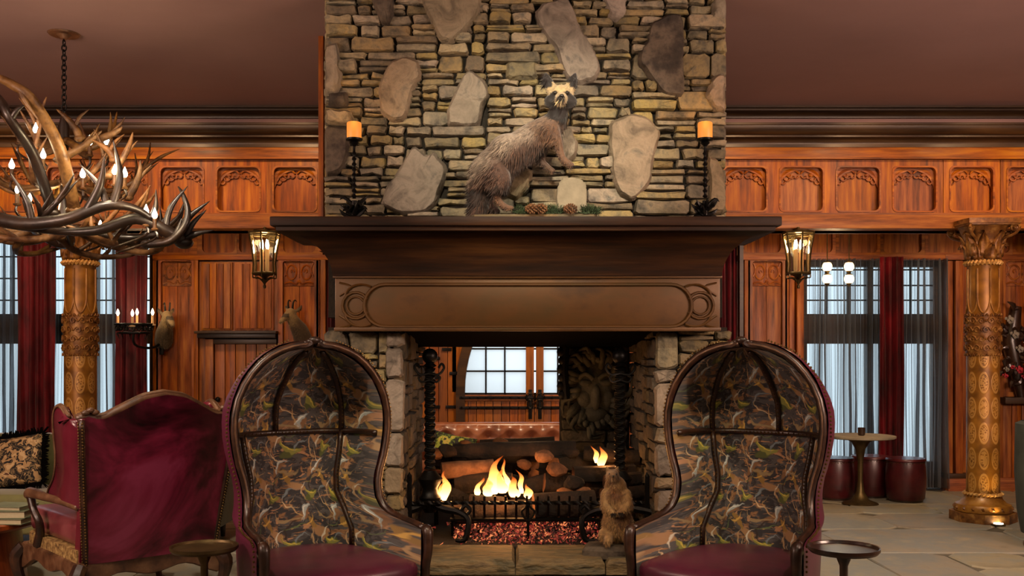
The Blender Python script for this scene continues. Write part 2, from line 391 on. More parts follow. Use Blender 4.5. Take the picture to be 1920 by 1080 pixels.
def bird_fabric():
    m, nt, b = newmat('bird_print_fabric'); L = nt.links.new; E.nt = nt
    uv = nt.nodes.new('ShaderNodeUVMap'); uv.uv_map = 'UVMap'
    nz = nt.nodes.new('ShaderNodeTexNoise'); nz.inputs['Scale'].default_value = 9; nz.inputs['Detail'].default_value = 3; L(uv.outputs[0], nz.inputs['Vector'])
    sc = nt.nodes.new('ShaderNodeSeparateColor'); L(nz.outputs['Color'], sc.inputs[0])
    sp = nt.nodes.new('ShaderNodeSeparateXYZ'); L(uv.outputs[0], sp.inputs[0])
    U = E(sp.outputs[0])*4.0+(E(sc.outputs[0])-.5)*.42
    V = E(sp.outputs[1])*3.9+(E(sc.outputs[1])-.5)*.42
    # streaked ground of leaves
    def ground(ang, scl, seed, st=5):
        mp = nt.nodes.new('ShaderNodeMapping'); mp.inputs['Rotation'].default_value = (0, 0, R(ang)); mp.inputs['Scale'].default_value = (scl, scl*st, 1); mp.inputs['Location'].default_value = (seed, seed*.7, 0)
        L(uv.outputs[0], mp.inputs[0]); n = nt.nodes.new('ShaderNodeTexNoise'); n.inputs['Scale'].default_value = 1; n.inputs['Detail'].default_value = 4; n.inputs['Distortion'].default_value = 1.6
        L(mp.outputs[0], n.inputs['Vector']); return E(n.outputs['Fac'])
    def mixc(fac, c1, c2):
        n = nt.nodes.new('ShaderNodeMix'); n.data_type = 'RGBA'; L(fac.v, n.inputs[0])
        for i, c in ((6, c1), (7, c2)):
            if isinstance(c, str): n.inputs[i].default_value = hexc(c)
            else: L(c, n.inputs[i])
        return n.outputs[2]
    def step(x, a, wd=.05): return clamp01((x-a)/wd)
    c = mixc(step(ground(40, 7, 1, 2.2), .47), '#2b282b', '#4a4646')
    c = mixc(step(ground(60, 7, 3, 2.0), .56), c, '#86603e')
    c = mixc(step(ground(-35, 8, 6, 2.4), .60), c, '#a87c58')
    c = mixc(step(ground(50, 12, 8, 4), .62), c, '#1a1412')
    c = mixc(step(ground(25, 13, 11, 5), .64), c, '#b08a5c')
    def cresc(c, ox, oy, ang, rr, a, w0, ln, col, stag=.5):
        row = E.m('FLOOR', V+oy)
        uu = U+ox+E.m('MODULO', row, 2)*stag
        p = E.m('FRACT', uu)-.5; q = E.m('FRACT', V+oy)-.5
        cc, s_ = cos(R(ang)), sin(R(ang))
        x = p*cc+q*s_; y = q*cc-p*s_
        dx = x-a; r = E.m('SQRT', dx*dx+y*y); d = E.m('ABSOLUTE', r-rr)
        t = y/ln; wd = (1-t*t)*w0
        mk = clamp01((wd-d)/.018)*E.m('LESS_THAN', x, a)
        return mixc(mk, c, col)
    def blob(c, ox, oy, ang, a, bb, col, stag=.5):
        row = E.m('FLOOR', V+oy); uu = U+ox+E.m('MODULO', row, 2)*stag
        p = E.m('FRACT', uu)-.5; q = E.m('FRACT', V+oy)-.5
        cc, s_ = cos(R(ang)), sin(R(ang)); x = (p*cc+q*s_)/a; y = (q*cc-p*s_)/bb
        mk = clamp01((1-E.m('SQRT', x*x+y*y))/.25); return mixc(mk, c, col)
    c = blob(c, .12, .1, 35, .26, .11, '#7d5a3a'); c = blob(c, .62, .45, -25, .24, .10, '#99744e')
    c = blob(c, .3, .72, 20, .20, .09, '#4c5224'); c = cresc(c, .30, .70, 70, .26, .26, .06, .24, '#83823a')
    c = cresc(c, .33, .66, 60, .24, .24, .022, .22, '#cdb94c')
    c = blob(c, .85, .25, -50, .2, .07, '#8a6a30'); c = cresc(c, .88, .22, 130, .22, .2, .03, .2, '#c9a04c')
    c = cresc(c, .05, .0, -40, .30, .28, .055, .26, '#9aa3a2'); c = cresc(c, .07, .02, -40, .31, .28, .02, .25, '#dcdcd0')
    c = cresc(c, .55, .5, -30, .22, .2, .03, .2, '#c9c2ae')
    c = cresc(c, .4, .15, 75, .4, .38, .035, .34, '#8f7a56', 0); c = cresc(c, .8, .6, 15, .3, .27, .03, .27, '#a98a62', .25); c = cresc(c, .1, .55, -60, .3, .28, .028, .26, '#6f7a80', .25); c = cresc(c, .6, .8, 45, .28, .25, .022, .25, '#d0b48a', .75); c = cresc(c, .35, .4, -15, .3, .28, .03, .28, '#2a1c14', .4); c = cresc(c, .7, .95, 20, .35, .3, .02, .3, '#b99663'); c = cresc(c, .2, .35, 110, .3, .3, .018, .28, '#5f7040')
    L(c, b.inputs['Base Color']); b.inputs['Roughness'].default_value = .8; b.inputs['Sheen Weight'].default_value = .2
    return m
M['bird'] = bird_fabric()
def flame_mat():
    m, nt, b = newmat('flame'); L = nt.links.new; nt.nodes.remove(b); out = nt.nodes['Material Output']; E.nt = nt
    tc = nt.nodes.new('ShaderNodeTexCoord'); sp = nt.nodes.new('ShaderNodeSeparateXYZ'); L(tc.outputs['Generated'], sp.inputs[0])
    rp = nt.nodes.new('ShaderNodeValToRGB'); cr = rp.color_ramp
    cr.elements[0].position = 0; cr.elements[0].color = (1, .62, .22, 1); cr.elements[1].position = 1; cr.elements[1].color = (.9, .12, .01, 1)
    e = cr.elements.new(.45); e.color = (1, .38, .08, 1)
    L(sp.outputs[2], rp.inputs[0]); em = nt.nodes.new('ShaderNodeEmission'); L(rp.outputs[0], em.inputs[0])
    L(E.m('MAXIMUM', 6.0-E(sp.outputs[2])*5.2, .6).v, em.inputs[1])
    tr = nt.nodes.new('ShaderNodeBsdfTransparent'); mx = nt.nodes.new('ShaderNodeMixShader')
    lw = nt.nodes.new('ShaderNodeLayerWeight'); lw.inputs[0].default_value = .35
    al = clamp01((1-E(lw.outputs['Facing']))*1.5*(1.15-E(sp.outputs[2])))
    L(al.v, mx.inputs[0]); L(tr.outputs[0], mx.inputs[1]); L(em.outputs[0], mx.inputs[2]); L(mx.outputs[0], out.inputs[0]); return m
M['flame'] = flame_mat()
def ember_mat():
    m, nt, b = newmat('glowing_ember'); L = nt.links.new; E.nt = nt
    g = nt.nodes.new('ShaderNodeNewGeometry'); rp = nt.nodes.new('ShaderNodeValToRGB'); cr = rp.color_ramp
    cr.elements[0].position = .4; cr.elements[0].color = (.006, .003, .003, 1); cr.elements[1].position = 1; cr.elements[1].color = (1, .30, .10, 1)
    e = cr.elements.new(.78); e.color = (.32, .03, .02, 1)
    L(g.outputs['Random Per Island'], rp.inputs[0]); L(rp.outputs[0], b.inputs['Emission Color']); b.inputs['Emission Strength'].default_value = .9
    b.inputs['Base Color'].default_value = (.05, .02, .015, 1); b.inputs['Roughness'].default_value = .9; return m
M['ember'] = ember_mat()
# ------------------------------------------------------------------ stone builder
def stone_bm(poly, fn, depth, rng, inset=.010, rough=.5):
    """poly: 2-D outline; fn(a,b,d) maps outline coords + height above the bed to a point; cheap dressed stone"""
    bm = BM(); n = len(poly)
    cx = sum(p[0] for p in poly)/n; cy = sum(p[1] for p in poly)/n
    rb, rm, rf = [], [], []
    for a, b in poly:
        da, db = a-cx, b-cy; ln = max(1e-6, math.hypot(da, db)); k = max(.55, 1-inset/ln*1.3)
        rb.append(bm.verts.new(fn(a, b, -.02)))
        rm.append(bm.verts.new(fn(a, b, depth*.55)))
        rf.append(bm.verts.new(fn(cx+da*k, cy+db*k, depth*(1+rng.uniform(-.25, .2)*rough))))
    c = bm.verts.new(fn(cx, cy, depth*(1.04+rng.uniform(-.12, .2)*rough)))
    for i in range(n):
        j = (i+1) % n
        bm.faces.new((rb[i], rb[j], rm[j], rm[i])); bm.faces.new((rm[i], rm[j], rf[j], rf[i])); bm.faces.new((rf[i], rf[j], c))
    return bm
def blockpoly(a0, a1, b0, b1, rng, g=.004, j=.006):
    a0 += g; a1 -= g; b0 += g; b1 -= g
    w_, h_ = a1-a0, b1-b0; c = min(w_, h_)*.16; J = lambda: rng.uniform(-j, j)
    m1 = rng.uniform(.3, .7)
    return [(a0+c, b0+J()*.5), (a0+w_*m1, b0+J()), (a1-c, b0+J()*.5), (a1+J(), b0+c), (a1+J(), b1-c), (a1-c*1.2, b1+J()*.5), (a0+w_*(1-m1), b1+J()), (a0+c, b1+J()*.5), (a0+J(), b1-c), (a0+J(), b0+c)]
def courses(a0, a1, b0, b1, hm, wm, rng, split=.25):
    out = []; b = b0
    while b < b1-1e-4:
        h = hm*rng.uniform(.65, 1.4)
        if b+h > b1-hm*.5: h = b1-b
        a = a0
        while a < a1-1e-4:
            w_ = wm*rng.uniform(.55, 1.6)
            if a+w_ > a1-wm*.45: w_ = a1-a
            if rng.random() < split and h > hm*.8:
                k = rng.uniform(.4, .6); out.append((a, a+w_, b, b+h*k)); out.append((a, a+w_, b+h*k, b+h))
            else: out.append((a, a+w_, b, b+h))
            a += w_
        b += h
    return out
def rubble(a0, a1, b0, b1, hm, wm, rng, split=.25, W=.62, H=.3):
    """irregular coursing: cut the wall into uneven panels first, course each on its own"""
    w_, h_ = a1-a0, b1-b0
    if w_ <= W*1.25 and h_ <= H*1.3:
        return courses(a0, a1, b0, b1, hm*rng.choice((.8, 1, 1.25)), wm*rng.choice((.75, 1, 1.2)), rng, split)
    if w_/W > h_/H:
        c = a0+w_*rng.uniform(.35, .65); return rubble(a0, c, b0, b1, hm, wm, rng, split, W, H)+rubble(c, a1, b0, b1, hm, wm, rng, split, W, H)
    c = b0+h_*rng.uniform(.35, .65); return rubble(a0, a1, b0, c, hm, wm, rng, split, W, H)+rubble(a0, a1, c, b1, hm, wm, rng, split, W, H)
def inpoly(x, y, poly):
    c = False; n = len(poly)
    for i in range(n):
        (x1, y1), (x2, y2) = poly[i], poly[i-1]
        if (y1 > y) != (y2 > y) and x < (x2-x1)*(y-y1)/(y2-y1)+x1: c = not c
    return c
def densify(poly, rng, j):
    out = []; n = len(poly)
    for i in range(n):
        a, b = poly[i], poly[(i+1) % n]; out.append(a)
        out.append(((a[0]+b[0])/2+rng.uniform(-j, j), (a[1]+b[1])/2+rng.uniform(-j, j)))
    return out
def smoothpoly(poly, it=1):
    for _ in range(it):
        q = []; n = len(poly)
        for i in range(n):
            a, b = poly[i], poly[(i+1) % n]
            q.append((a[0]*.75+b[0]*.25, a[1]*.75+b[1]*.25)); q.append((a[0]*.25+b[0]*.75, a[1]*.25+b[1]*.75))
        poly = q
    return poly

# ------------------------------------------------------------------ dimensions
CF = 6.15                       # chimney face
CX0, CX1 = PX(607, CF), PX(1363, CF)
CB = 7.6
OX0, OX1 = PX(757, CF), PX(1228, CF)
ZH = .31                        # hearth top
ZC = 3.79                       # ceiling
BK = 9.05                       # bulkhead face
WB = 11.0                       # back wall

# ------------------------------------------------------------------ floor with flagstones
rng = random.Random(3)
floor = struct('floor')
bm = BM(); box(bm, -7.6, 7.6, -3.2, 11.6, -.2, -.014); build(bm, 'floor_bed', M['joint'], floor, world=True, smooth=False)
for (a0, a1, b0, b1) in courses(-5.6, 6.4, 4.6, 11.0, .75, 1.0, rng, .2):
    if a1 < -1.4 and b1 < 5.2: continue
    p = blockpoly(a0, a1, b0, b1, rng, .004, .022)
    bm = stone_bm(p, lambda a, b, d: Vector((a, b, d-.02)), .02, rng, .012, .05)
    build(bm, 'flagstone', M['flag'], floor, world=True, origin='c', smooth=False)
bm = BM(); box(bm, -7.6, 7.6, -3.2, 4.6, -.014, 0); build(bm, 'floor_front', M['flag'], floor, world=True, smooth=False)

# ------------------------------------------------------------------ room shell
def wallbox(name, args, m, smooth=False):
    bm = BM()
    for a in args: box(bm, *a)
    o = build(bm, name, m, smooth=smooth); o['kind'] = 'structure'; return o
wallbox('ceiling', [(-7.6, 7.6, -3.2, 11.6, ZC, ZC+.15)], M['ceil'])
wallbox('wall_left', [(-7.7, -7.5, -3.2, 11.6, 0, ZC)], M['plaster'])
wallbox('wall_right', [(7.5, 7.7, -3.2, 11.6, 0, ZC)], M['plaster'])
wallbox('wall_rear', [(-7.6, 7.6, -3.35, -3.2, 0, ZC)], M['plaster'])
wallbox('ceiling_alcove', [(-7.5, 7.5, BK+.3, WB+.3, 3.32, 3.4)], M['plaster'])

# bulkhead frieze across the hall
z = lambda v: PZ(v, BK)
wall_upper = struct('wall_upper')
bm = BM(); box(bm, -7.5, 7.5, BK+.10, BK+.3, z(430), ZC); build(bm, 'frieze_core', M['wood_dk'], wall_upper, smooth=False)
bm = BM(); box(bm, -7.5, 7.5, BK-.06, BK+.34, z(430), z(404), .008); box(bm, -7.5, 7.5, BK-.03, BK+.1, z(404), z(400)); build(bm, 'beam', M['wood_h'], wall_upper)
bm = BM(); box(bm, -7.5, 7.5, BK-.02, BK+.1, z(300), z(276), .005); box(bm, -7.5, 7.5, BK-.05, BK+.1, z(300), z(296), .003); build(bm, 'top_rail', M['wood_h'], wall_upper)
def molding(name, prof, m):
    bm = BM(); n = len(prof)
    A = [bm.verts.new((-7.5, BK+.1-o, zz)) for o, zz in prof]; B = [bm.verts.new((7.5, BK+.1-o, zz)) for o, zz in prof]
    for i in range(n-1): bm.faces.new((A[i], A[i+1], B[i+1], B[i]))
    o = build(bm, name, m, angle=25); o['kind'] = 'structure'; return o
def cove(o0, z0, o1, z1, k=5, convex=False):
    out = []
    for i in range(k+1):
        t = i/k*pi/2
        if convex: out.append((o0+(o1-o0)*sin(t), z0+(z1-z0)*(1-cos(t))))
        else: out.append((o0+(o1-o0)*(1-cos(t)), z0+(z1-z0)*sin(t)))
    return out
molding('trim_1', [(.10, z(277)), (.13, z(277)), (.13, z(272))]+cove(.13, z(271), .2, z(262))+[(.22, z(262)), (.22, z(259))]+cove(.2, z(259), .29, z(244), convex=True)+[(.3, z(243)), (.3, z(239)), (.1, z(239))], M['wood_dk'])
molding('trim_2', [(.1, z(240)), (.12, z(238)), (.12, z(222))], M['ceil'])
molding('trim_3', [(.12, z(224)), (.15, z(224))]+cove(.15, z(223), .22, z(214))+[(.24, z(214)), (.24, z(211)), (.28, z(210)), (.28, ZC)], M['wood_dk'])
# frieze bays: frame, recessed board, cusped tracery
def tracery_arch(bm, x0, x1, z0, z1, y, r):
    w_ = x1-x0; h_ = z1-z0; cx = (x0+x1)/2
    for s in (-1, 1):
        # big arched leaf rising from the side to the top centre
        pts = [Vector((cx+s*w_*.47, y, z1-h_*.95)), Vector((cx+s*w_*.44, y, z1-h_*.55)), Vector((cx+s*w_*.32, y-.004, z1-h_*.22)), Vector((cx+s*w_*.14, y, z1-h_*.10)), Vector((cx+s*w_*.02, y, z1-h_*.34))]
        tube(bm, spline(pts, 4), lerp_list([r*.8, r, r*1.3, r, r*.6], 17), 6)
        # cusps
        for (a, b, c) in ((.40, .80, .055), (.30, .60, .07), (.20, .46, .07), (.09, .44, .06)):
            q = [Vector((cx+s*w_*a+w_*c*cos(t*pi/5)*s, y, z1-h_*b-h_*.16*sin(t*pi/5))) for t in range(6)]
            tube(bm, q, r*.62, 5)
        sphere(bm, (cx+s*w_*.40, y, z1-h_*.25), r*1.5, 8, (1.3, .6, 1)); sphere(bm, (cx+s*w_*.27, y, z1-h_*.42), r*1.4, 8, (1.6, .6, 1))
def bay(cx, fl=.0):
    hw = .2625; x0, x1 = cx-hw, cx+hw
    bm = BM(); holed(bm, srect(x0, x1, z(400), z(300)), rrect(cx-.205, cx+.205, z(397), z(312), .05), BK, BK+.12); build(bm, 'bay_frame', M['wood_v'], wall_upper, world=True, origin='c', smooth=False)
    bm = BM(); holed(bm, rrect(cx-.21, cx+.21, z(398), z(311), .05), rrect(cx-.195, cx+.195, z(395), z(314), .045), BK-.008, BK+.03); build(bm, 'bay_molding', M['wood_h'], wall_upper, world=True, origin='c', angle=60)
    pn = BM(); prism(pn, rrect(cx-.205, cx+.205, z(397), z(312), .05), BK+.07, BK+.09); pn = build(pn, 'frieze_panel', M['wood_v'], wall_upper, world=True, origin='c', smooth=False)
    bm = BM(); tracery_arch(bm, cx-.2, cx+.2, z(345), z(313), BK+.055, .012)
    pts = [(cx-.2, z(345)), (cx-.2, z(313)), (cx+.2, z(313)), (cx+.2, z(345))]
    arch = [(cx+.19*cos(pi-t*pi/10), z(352)+(z(318)-z(352))*sin(t*pi/10)) for t in range(11)]
    prism(bm, [(cx+.2, z(314)), (cx-.2, z(314)), (cx-.2, z(352))]+arch[1:-1]+[(cx+.2, z(352))], BK+.045, BK+.08)
    build(bm, 'tracery', M['wood_h'], pn, world=True, origin='c')
for u in (1397, 1503, 1609, 1715, 1822, 1929, 553, 447, 341, 235, 129, 23): bay(PX(u, BK))

# ------------------------------------------------------------------ back wall
zb = lambda v: PZ(v, WB); xb = lambda u: PX(u, WB)
wall_back = struct('wall_back')
bm = BM()
WL0, WL1, WR0, WR1 = -6.9, xb(281), xb(1511), xb(1770)
DX0, DX1 = xb(870), xb(1140)
box(bm, -7.5, WL0, WB+.08, WB+.3, 0, 3.35)
box(bm, WL1, DX0, WB+.08, WB+.3, 0, 3.35)
box(bm, DX1, WR0, WB+.08, WB+.3, 0, 3.35)
box(bm, WR1, 7.5, WB+.08, WB+.3, 0, 3.35)
box(bm, WL0, WL1, WB+.08, WB+.3, 2.95, 3.35); box(bm, WR0, WR1, WB+.08, WB+.3, zb(488), 3.35)
box(bm, DX0, DX1, WB+.08, WB+.3, 0, zb(738)); box(bm, DX0, DX1, WB+.08, WB+.3, 2.3, 3.35)
build(bm, 'wall_core', M['wood_dk'], wall_back, smooth=False)
def bb(name, u0, u1, v0, v1, y0=-.03, y1=.08, m='wood_v', bev=.006, par=None):
    bm = BM(); box(bm, xb(min(u0, u1)), xb(max(u0, u1)), WB+y0, WB+y1, zb(max(v0, v1)), zb(min(v0, v1)), bev)
    return build(bm, name, M[m], par or wall_back, world=True, origin='c')
def header_panel(u0, u1, v0=425, v1=474, e0=.024, e1=.024):
    x0, x1 = xb(u0), xb(u1)
    bm = BM(); prism(bm, rrect(x0, x1, zb(v1), zb(v0), .05), WB+.03, WB+.08); build(bm, 'header_panel', M['wood_v'], wall_back, world=True, origin='c', smooth=False)
    bm = BM(); holed(bm, srect(x0-e0, x1+e1, zb(v1)-.03, zb(v0)+.03), rrect(x0, x1, zb(v1), zb(v0), .05), WB-.02, WB+.07); build(bm, 'header_frame', M['wood_h'], wall_back, world=True, origin='c', smooth=False)
HP = ((303, 361), (380, 441), (449, 514), (532, 592)), ((1395, 1463), (1478, 1560), (1572, 1644), (1655, 1727), (1739, 1811), (1822, 1892), (1902, 1972))
for grp in HP:
    for i, (a, b) in enumerate(grp):
        g0 = (a-grp[i-1][1])/2 if i else 14; g1 = (grp[i+1][0]-b)/2 if i < len(grp)-1 else 14
        header_panel(a, b, e0=g0*WB/FPX-.001, e1=g1*WB/FPX-.001)
bb('rail', 288, 640, 478, 488, -.04, .08, 'wood_h'); bb('rail', 1385, 1770, 478, 488, -.04, .08, 'wood_h'); bb('rail', 1770, 2060, 478, 488, -.04, .08, 'wood_h')
def rosette(bm, x0, x1, z0, z1, y, r):
    w_ = x1-x0; h_ = z1-z0; cx = (x0+x1)/2
    for s in (-1, 1):
        c = Vector((cx+s*w_*.25, y, z1-h_*.42))
        tube(bm, [c+Vector((cos(t)*w_*.17, 0, sin(t)*h_*.33)) for t in [k*pi/8 for k in range(16)]], r, 6, closed=True)
        tube(bm, [c+Vector((s*(-.3+.06*k)*w_*.3*cos(k*.8), 0, (.3-.05*k)*h_*.6*sin(k*.8))) for k in range(8)], r*.8, 5)
        tube(bm, spline([(cx+s*w_*.48, y, z0+h_*.05), (cx+s*w_*.3, y, z0+h_*.12), (cx+s*w_*.1, y, z0+h_*.02), (cx, y, z0+h_*.2)], 4), r, 5)
        tube(bm, spline([(cx+s*w_*.48, y, z1), (cx+s*w_*.4, y, z1-h_*.3), (cx+s*w_*.49, y, z1-h_*.62)], 4), r, 5)
    tube(bm, [(cx, y, z1), (cx, y, z0+h_*.3)], r, 5)
def tall_panel(u0, u1, v0=490, v1=745, nb=2):
    x0, x1, z0, z1 = xb(u0), xb(u1), zb(v1), zb(v0); wd = (x1-x0)/nb
    fr = BM(); holed(fr, srect(x0-.05, x1+.05, z0-.05, z1+.01), rrect(x0, x1, z0, z1, .03), WB-.03, WB+.06); build(fr, 'panel_frame', M['wood_v'], wall_back, world=True, origin='c', smooth=False)
    for k in range(nb):
        bm = BM(); box(bm, x0+wd*k+.002, x0+wd*(k+1)-.002, WB+.02, WB+.08, z0-.01, z1, .003); build(bm, 'plank', M['wood_v'], wall_back, world=True, origin='c')
    bm = BM(); box(bm, x0+.005, x1-.005, WB+.008, WB+.03, zb(v0+46), z1-.01, .004); pn = build(bm, 'carved_panel', M['wood_v'], wall_back, world=True, origin='c')
    bm = BM(); rosette(bm, x0+.01, x1-.01, zb(v0+44), z1-.02, WB+.004, .011); build(bm, 'carving', M['wood_h'], pn, world=True, origin='c')
tall_panel(303, 361); tall_panel(531, 590); tall_panel(1410, 1466, v1=880)
tall_panel(1884, 1950, v1=735, nb=3)
# left: boards beside and below
bb('stile', 288, 299, 488, 925); bb('stile', 593, 600, 488, 925); bb('stile', 602, 612, 488, 925, -.05); bb('stile', 365, 373, 488, 925, -.035)
for u0, u1 in ((299, 330), (332, 364), (524, 556), (558, 592)): bb('plank', u0, u1, 752, 925, .0)
for k in range(6): bb('plank', 640+k*33, 672+k*33, 470, 925, .02)
for k in range(7): bb('plank', 1141+k*34, 1174+k*34, 430, 925, .02)
# right of the chimney
bb('stile', 1395, 1406, 488, 925); bb('stile', 1470, 1478, 488, 925); bb('plank', 1480, 1490, 488, 925, .0); bb('stile', 1492, 1505, 488, 925, -.05)
# pilaster right of the window and wainscot behind the column
bb('stile', 1772, 1783, 490, 900, -.05, .08); bb('stile', 1786, 1800, 490, 900, -.08, .08); bb('plank', 1802, 1815, 490, 900, .0); bb('stile', 1862, 1878, 490, 900, -.04)
bb('plinth', 1768, 1812, 895, 931, -.14, .08, 'wood_h'); bb('plinth', 1812, 2060, 895, 925, -.08, .08, 'wood_h')
bb('plinth', 1768, 1812, 886, 896, -.11, .08, 'wood_dk')
for k in range(8): bb('plank', 1880+k*18, 1897+k*18, 757, 896, .0)
for k in range(6): bb('plank', 1880+k*18, 1897+k*18, 735, 756, .02)
bb('ledge', 1872, 2060, 744, 756, -.16, .08, 'wood_dk')
# cupboard over the side door
t = thing('wall_cupboard', 'orange-brown plank wall cupboard above the low side door', 'cupboard', (xb(445), WB, zb(622)))
bm = BM(); box(bm, xb(374), xb(521), WB+.0, WB+.08, zb(622), zb(490)); build(bm, 'case', M['wood_v'], t, world=True, smooth=False)
for a, b, n in ((379, 437, 4), (441, 514, 5)):
    bm = BM(); box(bm, xb(a), xb(b), WB-.03, WB, zb(619), zb(492), .004); dr = build(bm, 'door', M['wood_v'], t, world=True, origin='c')
    for k in range(n):
        w_ = (b-a-6)/n; bm = BM(); box(bm, xb(a+3+w_*k)+.003, xb(a+3+w_*(k+1))-.003, WB-.045, WB-.028, zb(616), zb(495), .004)
        build(bm, 'plank', M['wood_v'], dr, world=True, origin='c')
bm = BM(); box(bm, xb(371), xb(523), WB-.14, WB+.02, zb(626), zb(621), .006); box(bm, xb(374), xb(520), WB-.09, WB+.02, zb(634), zb(626), .006); build(bm, 'cornice', M['wood_dk'], t, world=True)
d1 = struct('door_1', (xb(455), WB, 0))
for k in range(6):
    bm = BM(); box(bm, xb(402+k*19.5)+.004, xb(402+(k+1)*19.5)-.004, WB+.01, WB+.07, .02, zb(645), .004); build(bm, 'plank', M['door_wood'], d1, world=True, origin='c')
bm = BM(); box(bm, xb(386), xb(401), WB-.03, WB+.07, 0, zb(636), .005); build(bm, 'jamb', M['wood_v'], d1, world=True)
bm = BM(); box(bm, xb(374), xb(386), WB-.01, WB+.07, 0, zb(634), .005); build(bm, 'jamb', M['wood_v'], d1, world=True)
bm = BM(); box(bm, xb(401), xb(519), WB-.02, WB+.07, zb(645), zb(636), .004); build(bm, 'lintel', M['wood_dk'], d1, world=True)
bm = BM(); sphere(bm, (xb(410), WB-.03, 1.02), .03, 10); tube(bm, [(xb(410), WB+.02, 1.02), (xb(410), WB-.03, 1.02)], .012); build(bm, 'handle', M['iron'], d1, world=True)

# windows
def window(name, x0, x1, z0, z1, zt, cols, zrows, hall=None):
    w_ = struct(name, ((x0+x1)/2, WB+.2, z0)); y = WB+.2
    bm = BM()
    for a in ((x0, x0+.06, z0, z1), (x1-.06, x1, z0, z1)): box(bm, a[0], a[1], y-.05, y+.05, a[2], a[3])
    box(bm, x0, x1, y-.05, y+.05, z0, z0+.3); box(bm, x0, x1, y-.05, y+.05, z1-.06, z1)
    build(bm, 'window_frame', M['wood_dk'], w_, world=True, smooth=False)
    bm = BM(); box(bm, x0, x1, y-.06, y+.06, zt-.17, zt+.17); build(bm, 'transom', M['wood_dk'], w_, world=True, smooth=False)
    mx = [x0+(x1-x0)*c for c in cols]
    for c in mx:
        bm = BM(); box(bm, c-.035, c+.035, y-.06, y+.06, z0, z1); build(bm, 'mullion', M['wood_dk'], w_, world=True, smooth=False)
    xs = [x0+.06]+mx+[x1-.06]
    for i in range(len(xs)-1):
        for (za, zc) in ((z0+.3, zt-.17), (zt+.17, z1-.06)):
            bm = BM(); box(bm, xs[i]+.02, xs[i+1]-.02, y-.006, y+.006, za, zc); build(bm, 'pane', M['glass'], w_, world=True, smooth=False)
        for zz in zrows:
            bm = BM(); box(bm, xs[i], xs[i+1], y-.014, y+.014, zz-.008, zz+.008); build(bm, 'glazing_bar', M['iron'], w_, world=True, smooth=False)
        n = 3
        for k in range(1, n):
            c = xs[i]+(xs[i+1]-xs[i])*k/n; bm = BM(); box(bm, c-.008, c+.008, y-.014, y+.014, zt+.17, z1); build(bm, 'glazing_bar', M['iron'], w_, world=True, smooth=False)
    return w_
window('window_1', WL0, WL1, 0, 2.95, 1.82, (.25, .5, .75), (2.15, 2.4, 2.65))
window('window_2', WR0, WR1, 0, zb(488), 1.82, (.5,), (2.15, 2.32, 2.5))
def curtain(name, label, x0, x1, y, z0, z1, amp, folds, m, seed, gather=1.0, group=None):
    rg = random.Random(seed); nx = folds*10; nz = 22; bm = BM(); rows = []
    ph = [rg.uniform(0, 6.28) for _ in range(4)]
    for j in range(nz+1):
        t = j/nz; zz = z1+(z0-z1)*t; row = []
        for i in range(nx+1):
            s_ = i/nx; x = x0+(x1-x0)*s_
            k = 2*pi*folds*s_+.7*sin(2*pi*s_*2.3+ph[0])+.35*sin(t*4+ph[1]+s_*9)
            a = amp*(.65+.35*sin(s_*17+ph[2]))*(.75+.35*t)
            yy = y+a*sin(k)+.3*a*sin(2.3*k+ph[3])
            x += .012*sin(t*6+s_*20+ph[1])*(t)
            row.append(bm.verts.new((x, yy, zz)))
        rows.append(row)
    for A, B in zip(rows, rows[1:]):
        for i in range(nx): bm.faces.new((A[i], A[i+1], B[i+1], B[i]))
    o = build(bm, name, m, origin=((x0+x1)/2, y, z0), angle=180)
    md = o.modifiers.new('thick', 'SOLIDIFY'); md.thickness = .004 if m != M['sheer'] else .0008
    if m == M['sheer']: o.modifiers.clear()
    return tag(o, label, 'curtain', group)
YC = WB-.06
curtain('sheer_curtain', 'grey sheer curtain at the far left edge of the picture, left of the red drape', xb(-60), xb(90), YC, .03, 2.93, .08, 13, M['sheer'], 1)
curtain('velvet_curtain', 'wide dark red velvet curtain directly left of the left gilded column', xb(54), xb(124), YC-.2, .03, 2.93, .045, 5, M['velvet'], 2)
curtain('sheer_curtain', 'grey sheer curtain showing just behind and right of the left gilded column', xb(91), xb(279), YC, .03, 2.93, .08, 16, M['sheer'], 3)
curtain('velvet_curtain', 'dark red velvet curtain behind the black iron candle bracket', xb(232), xb(293), YC-.2, .03, 2.93, .045, 4, M['velvet'], 4)
curtain('sheer_curtain', 'grey sheer curtain behind the hanging globe lights, above the pedestal table', xb(1513), xb(1654), YC, .03, zb(486), .08, 13, M['sheer'], 5)
curtain('velvet_curtain', 'red velvet curtain between the two sheers of the right window', xb(1632), xb(1677), YC-.2, .03, zb(486), .045, 4, M['velvet'], 6)
curtain('sheer_curtain', 'grey sheer curtain right of the red drape, beside the timber pilaster', xb(1655), xb(1769), YC, .03, zb(486), .08, 11, M['sheer'], 7)
curtain('velvet_curtain', 'narrow dark red curtain hanging close to the right side of the chimney', PX(1352, 9.2), PX(1386, 9.2), 9.3, .03, 2.67, .05, 3, M['velvet'], 8)
curtain('velvet_curtain', 'narrow dark red curtain hanging close to the left side of the chimney', PX(611, 9.2), PX(632, 9.2), 9.3, .03, 2.67, .04, 2, M['velvet'], 9)
wallbox('trim_4', [(PX(597, 6.95), PX(606, 6.95), 6.95, 7.15, PZ(470, 6.95), ZC)], M['wood_v'])
wallbox('trim_5', [(PX(1387, 9.2), PX(1394, 9.2), 9.2, 9.3, .0, 2.67)], M['wood_dk'])

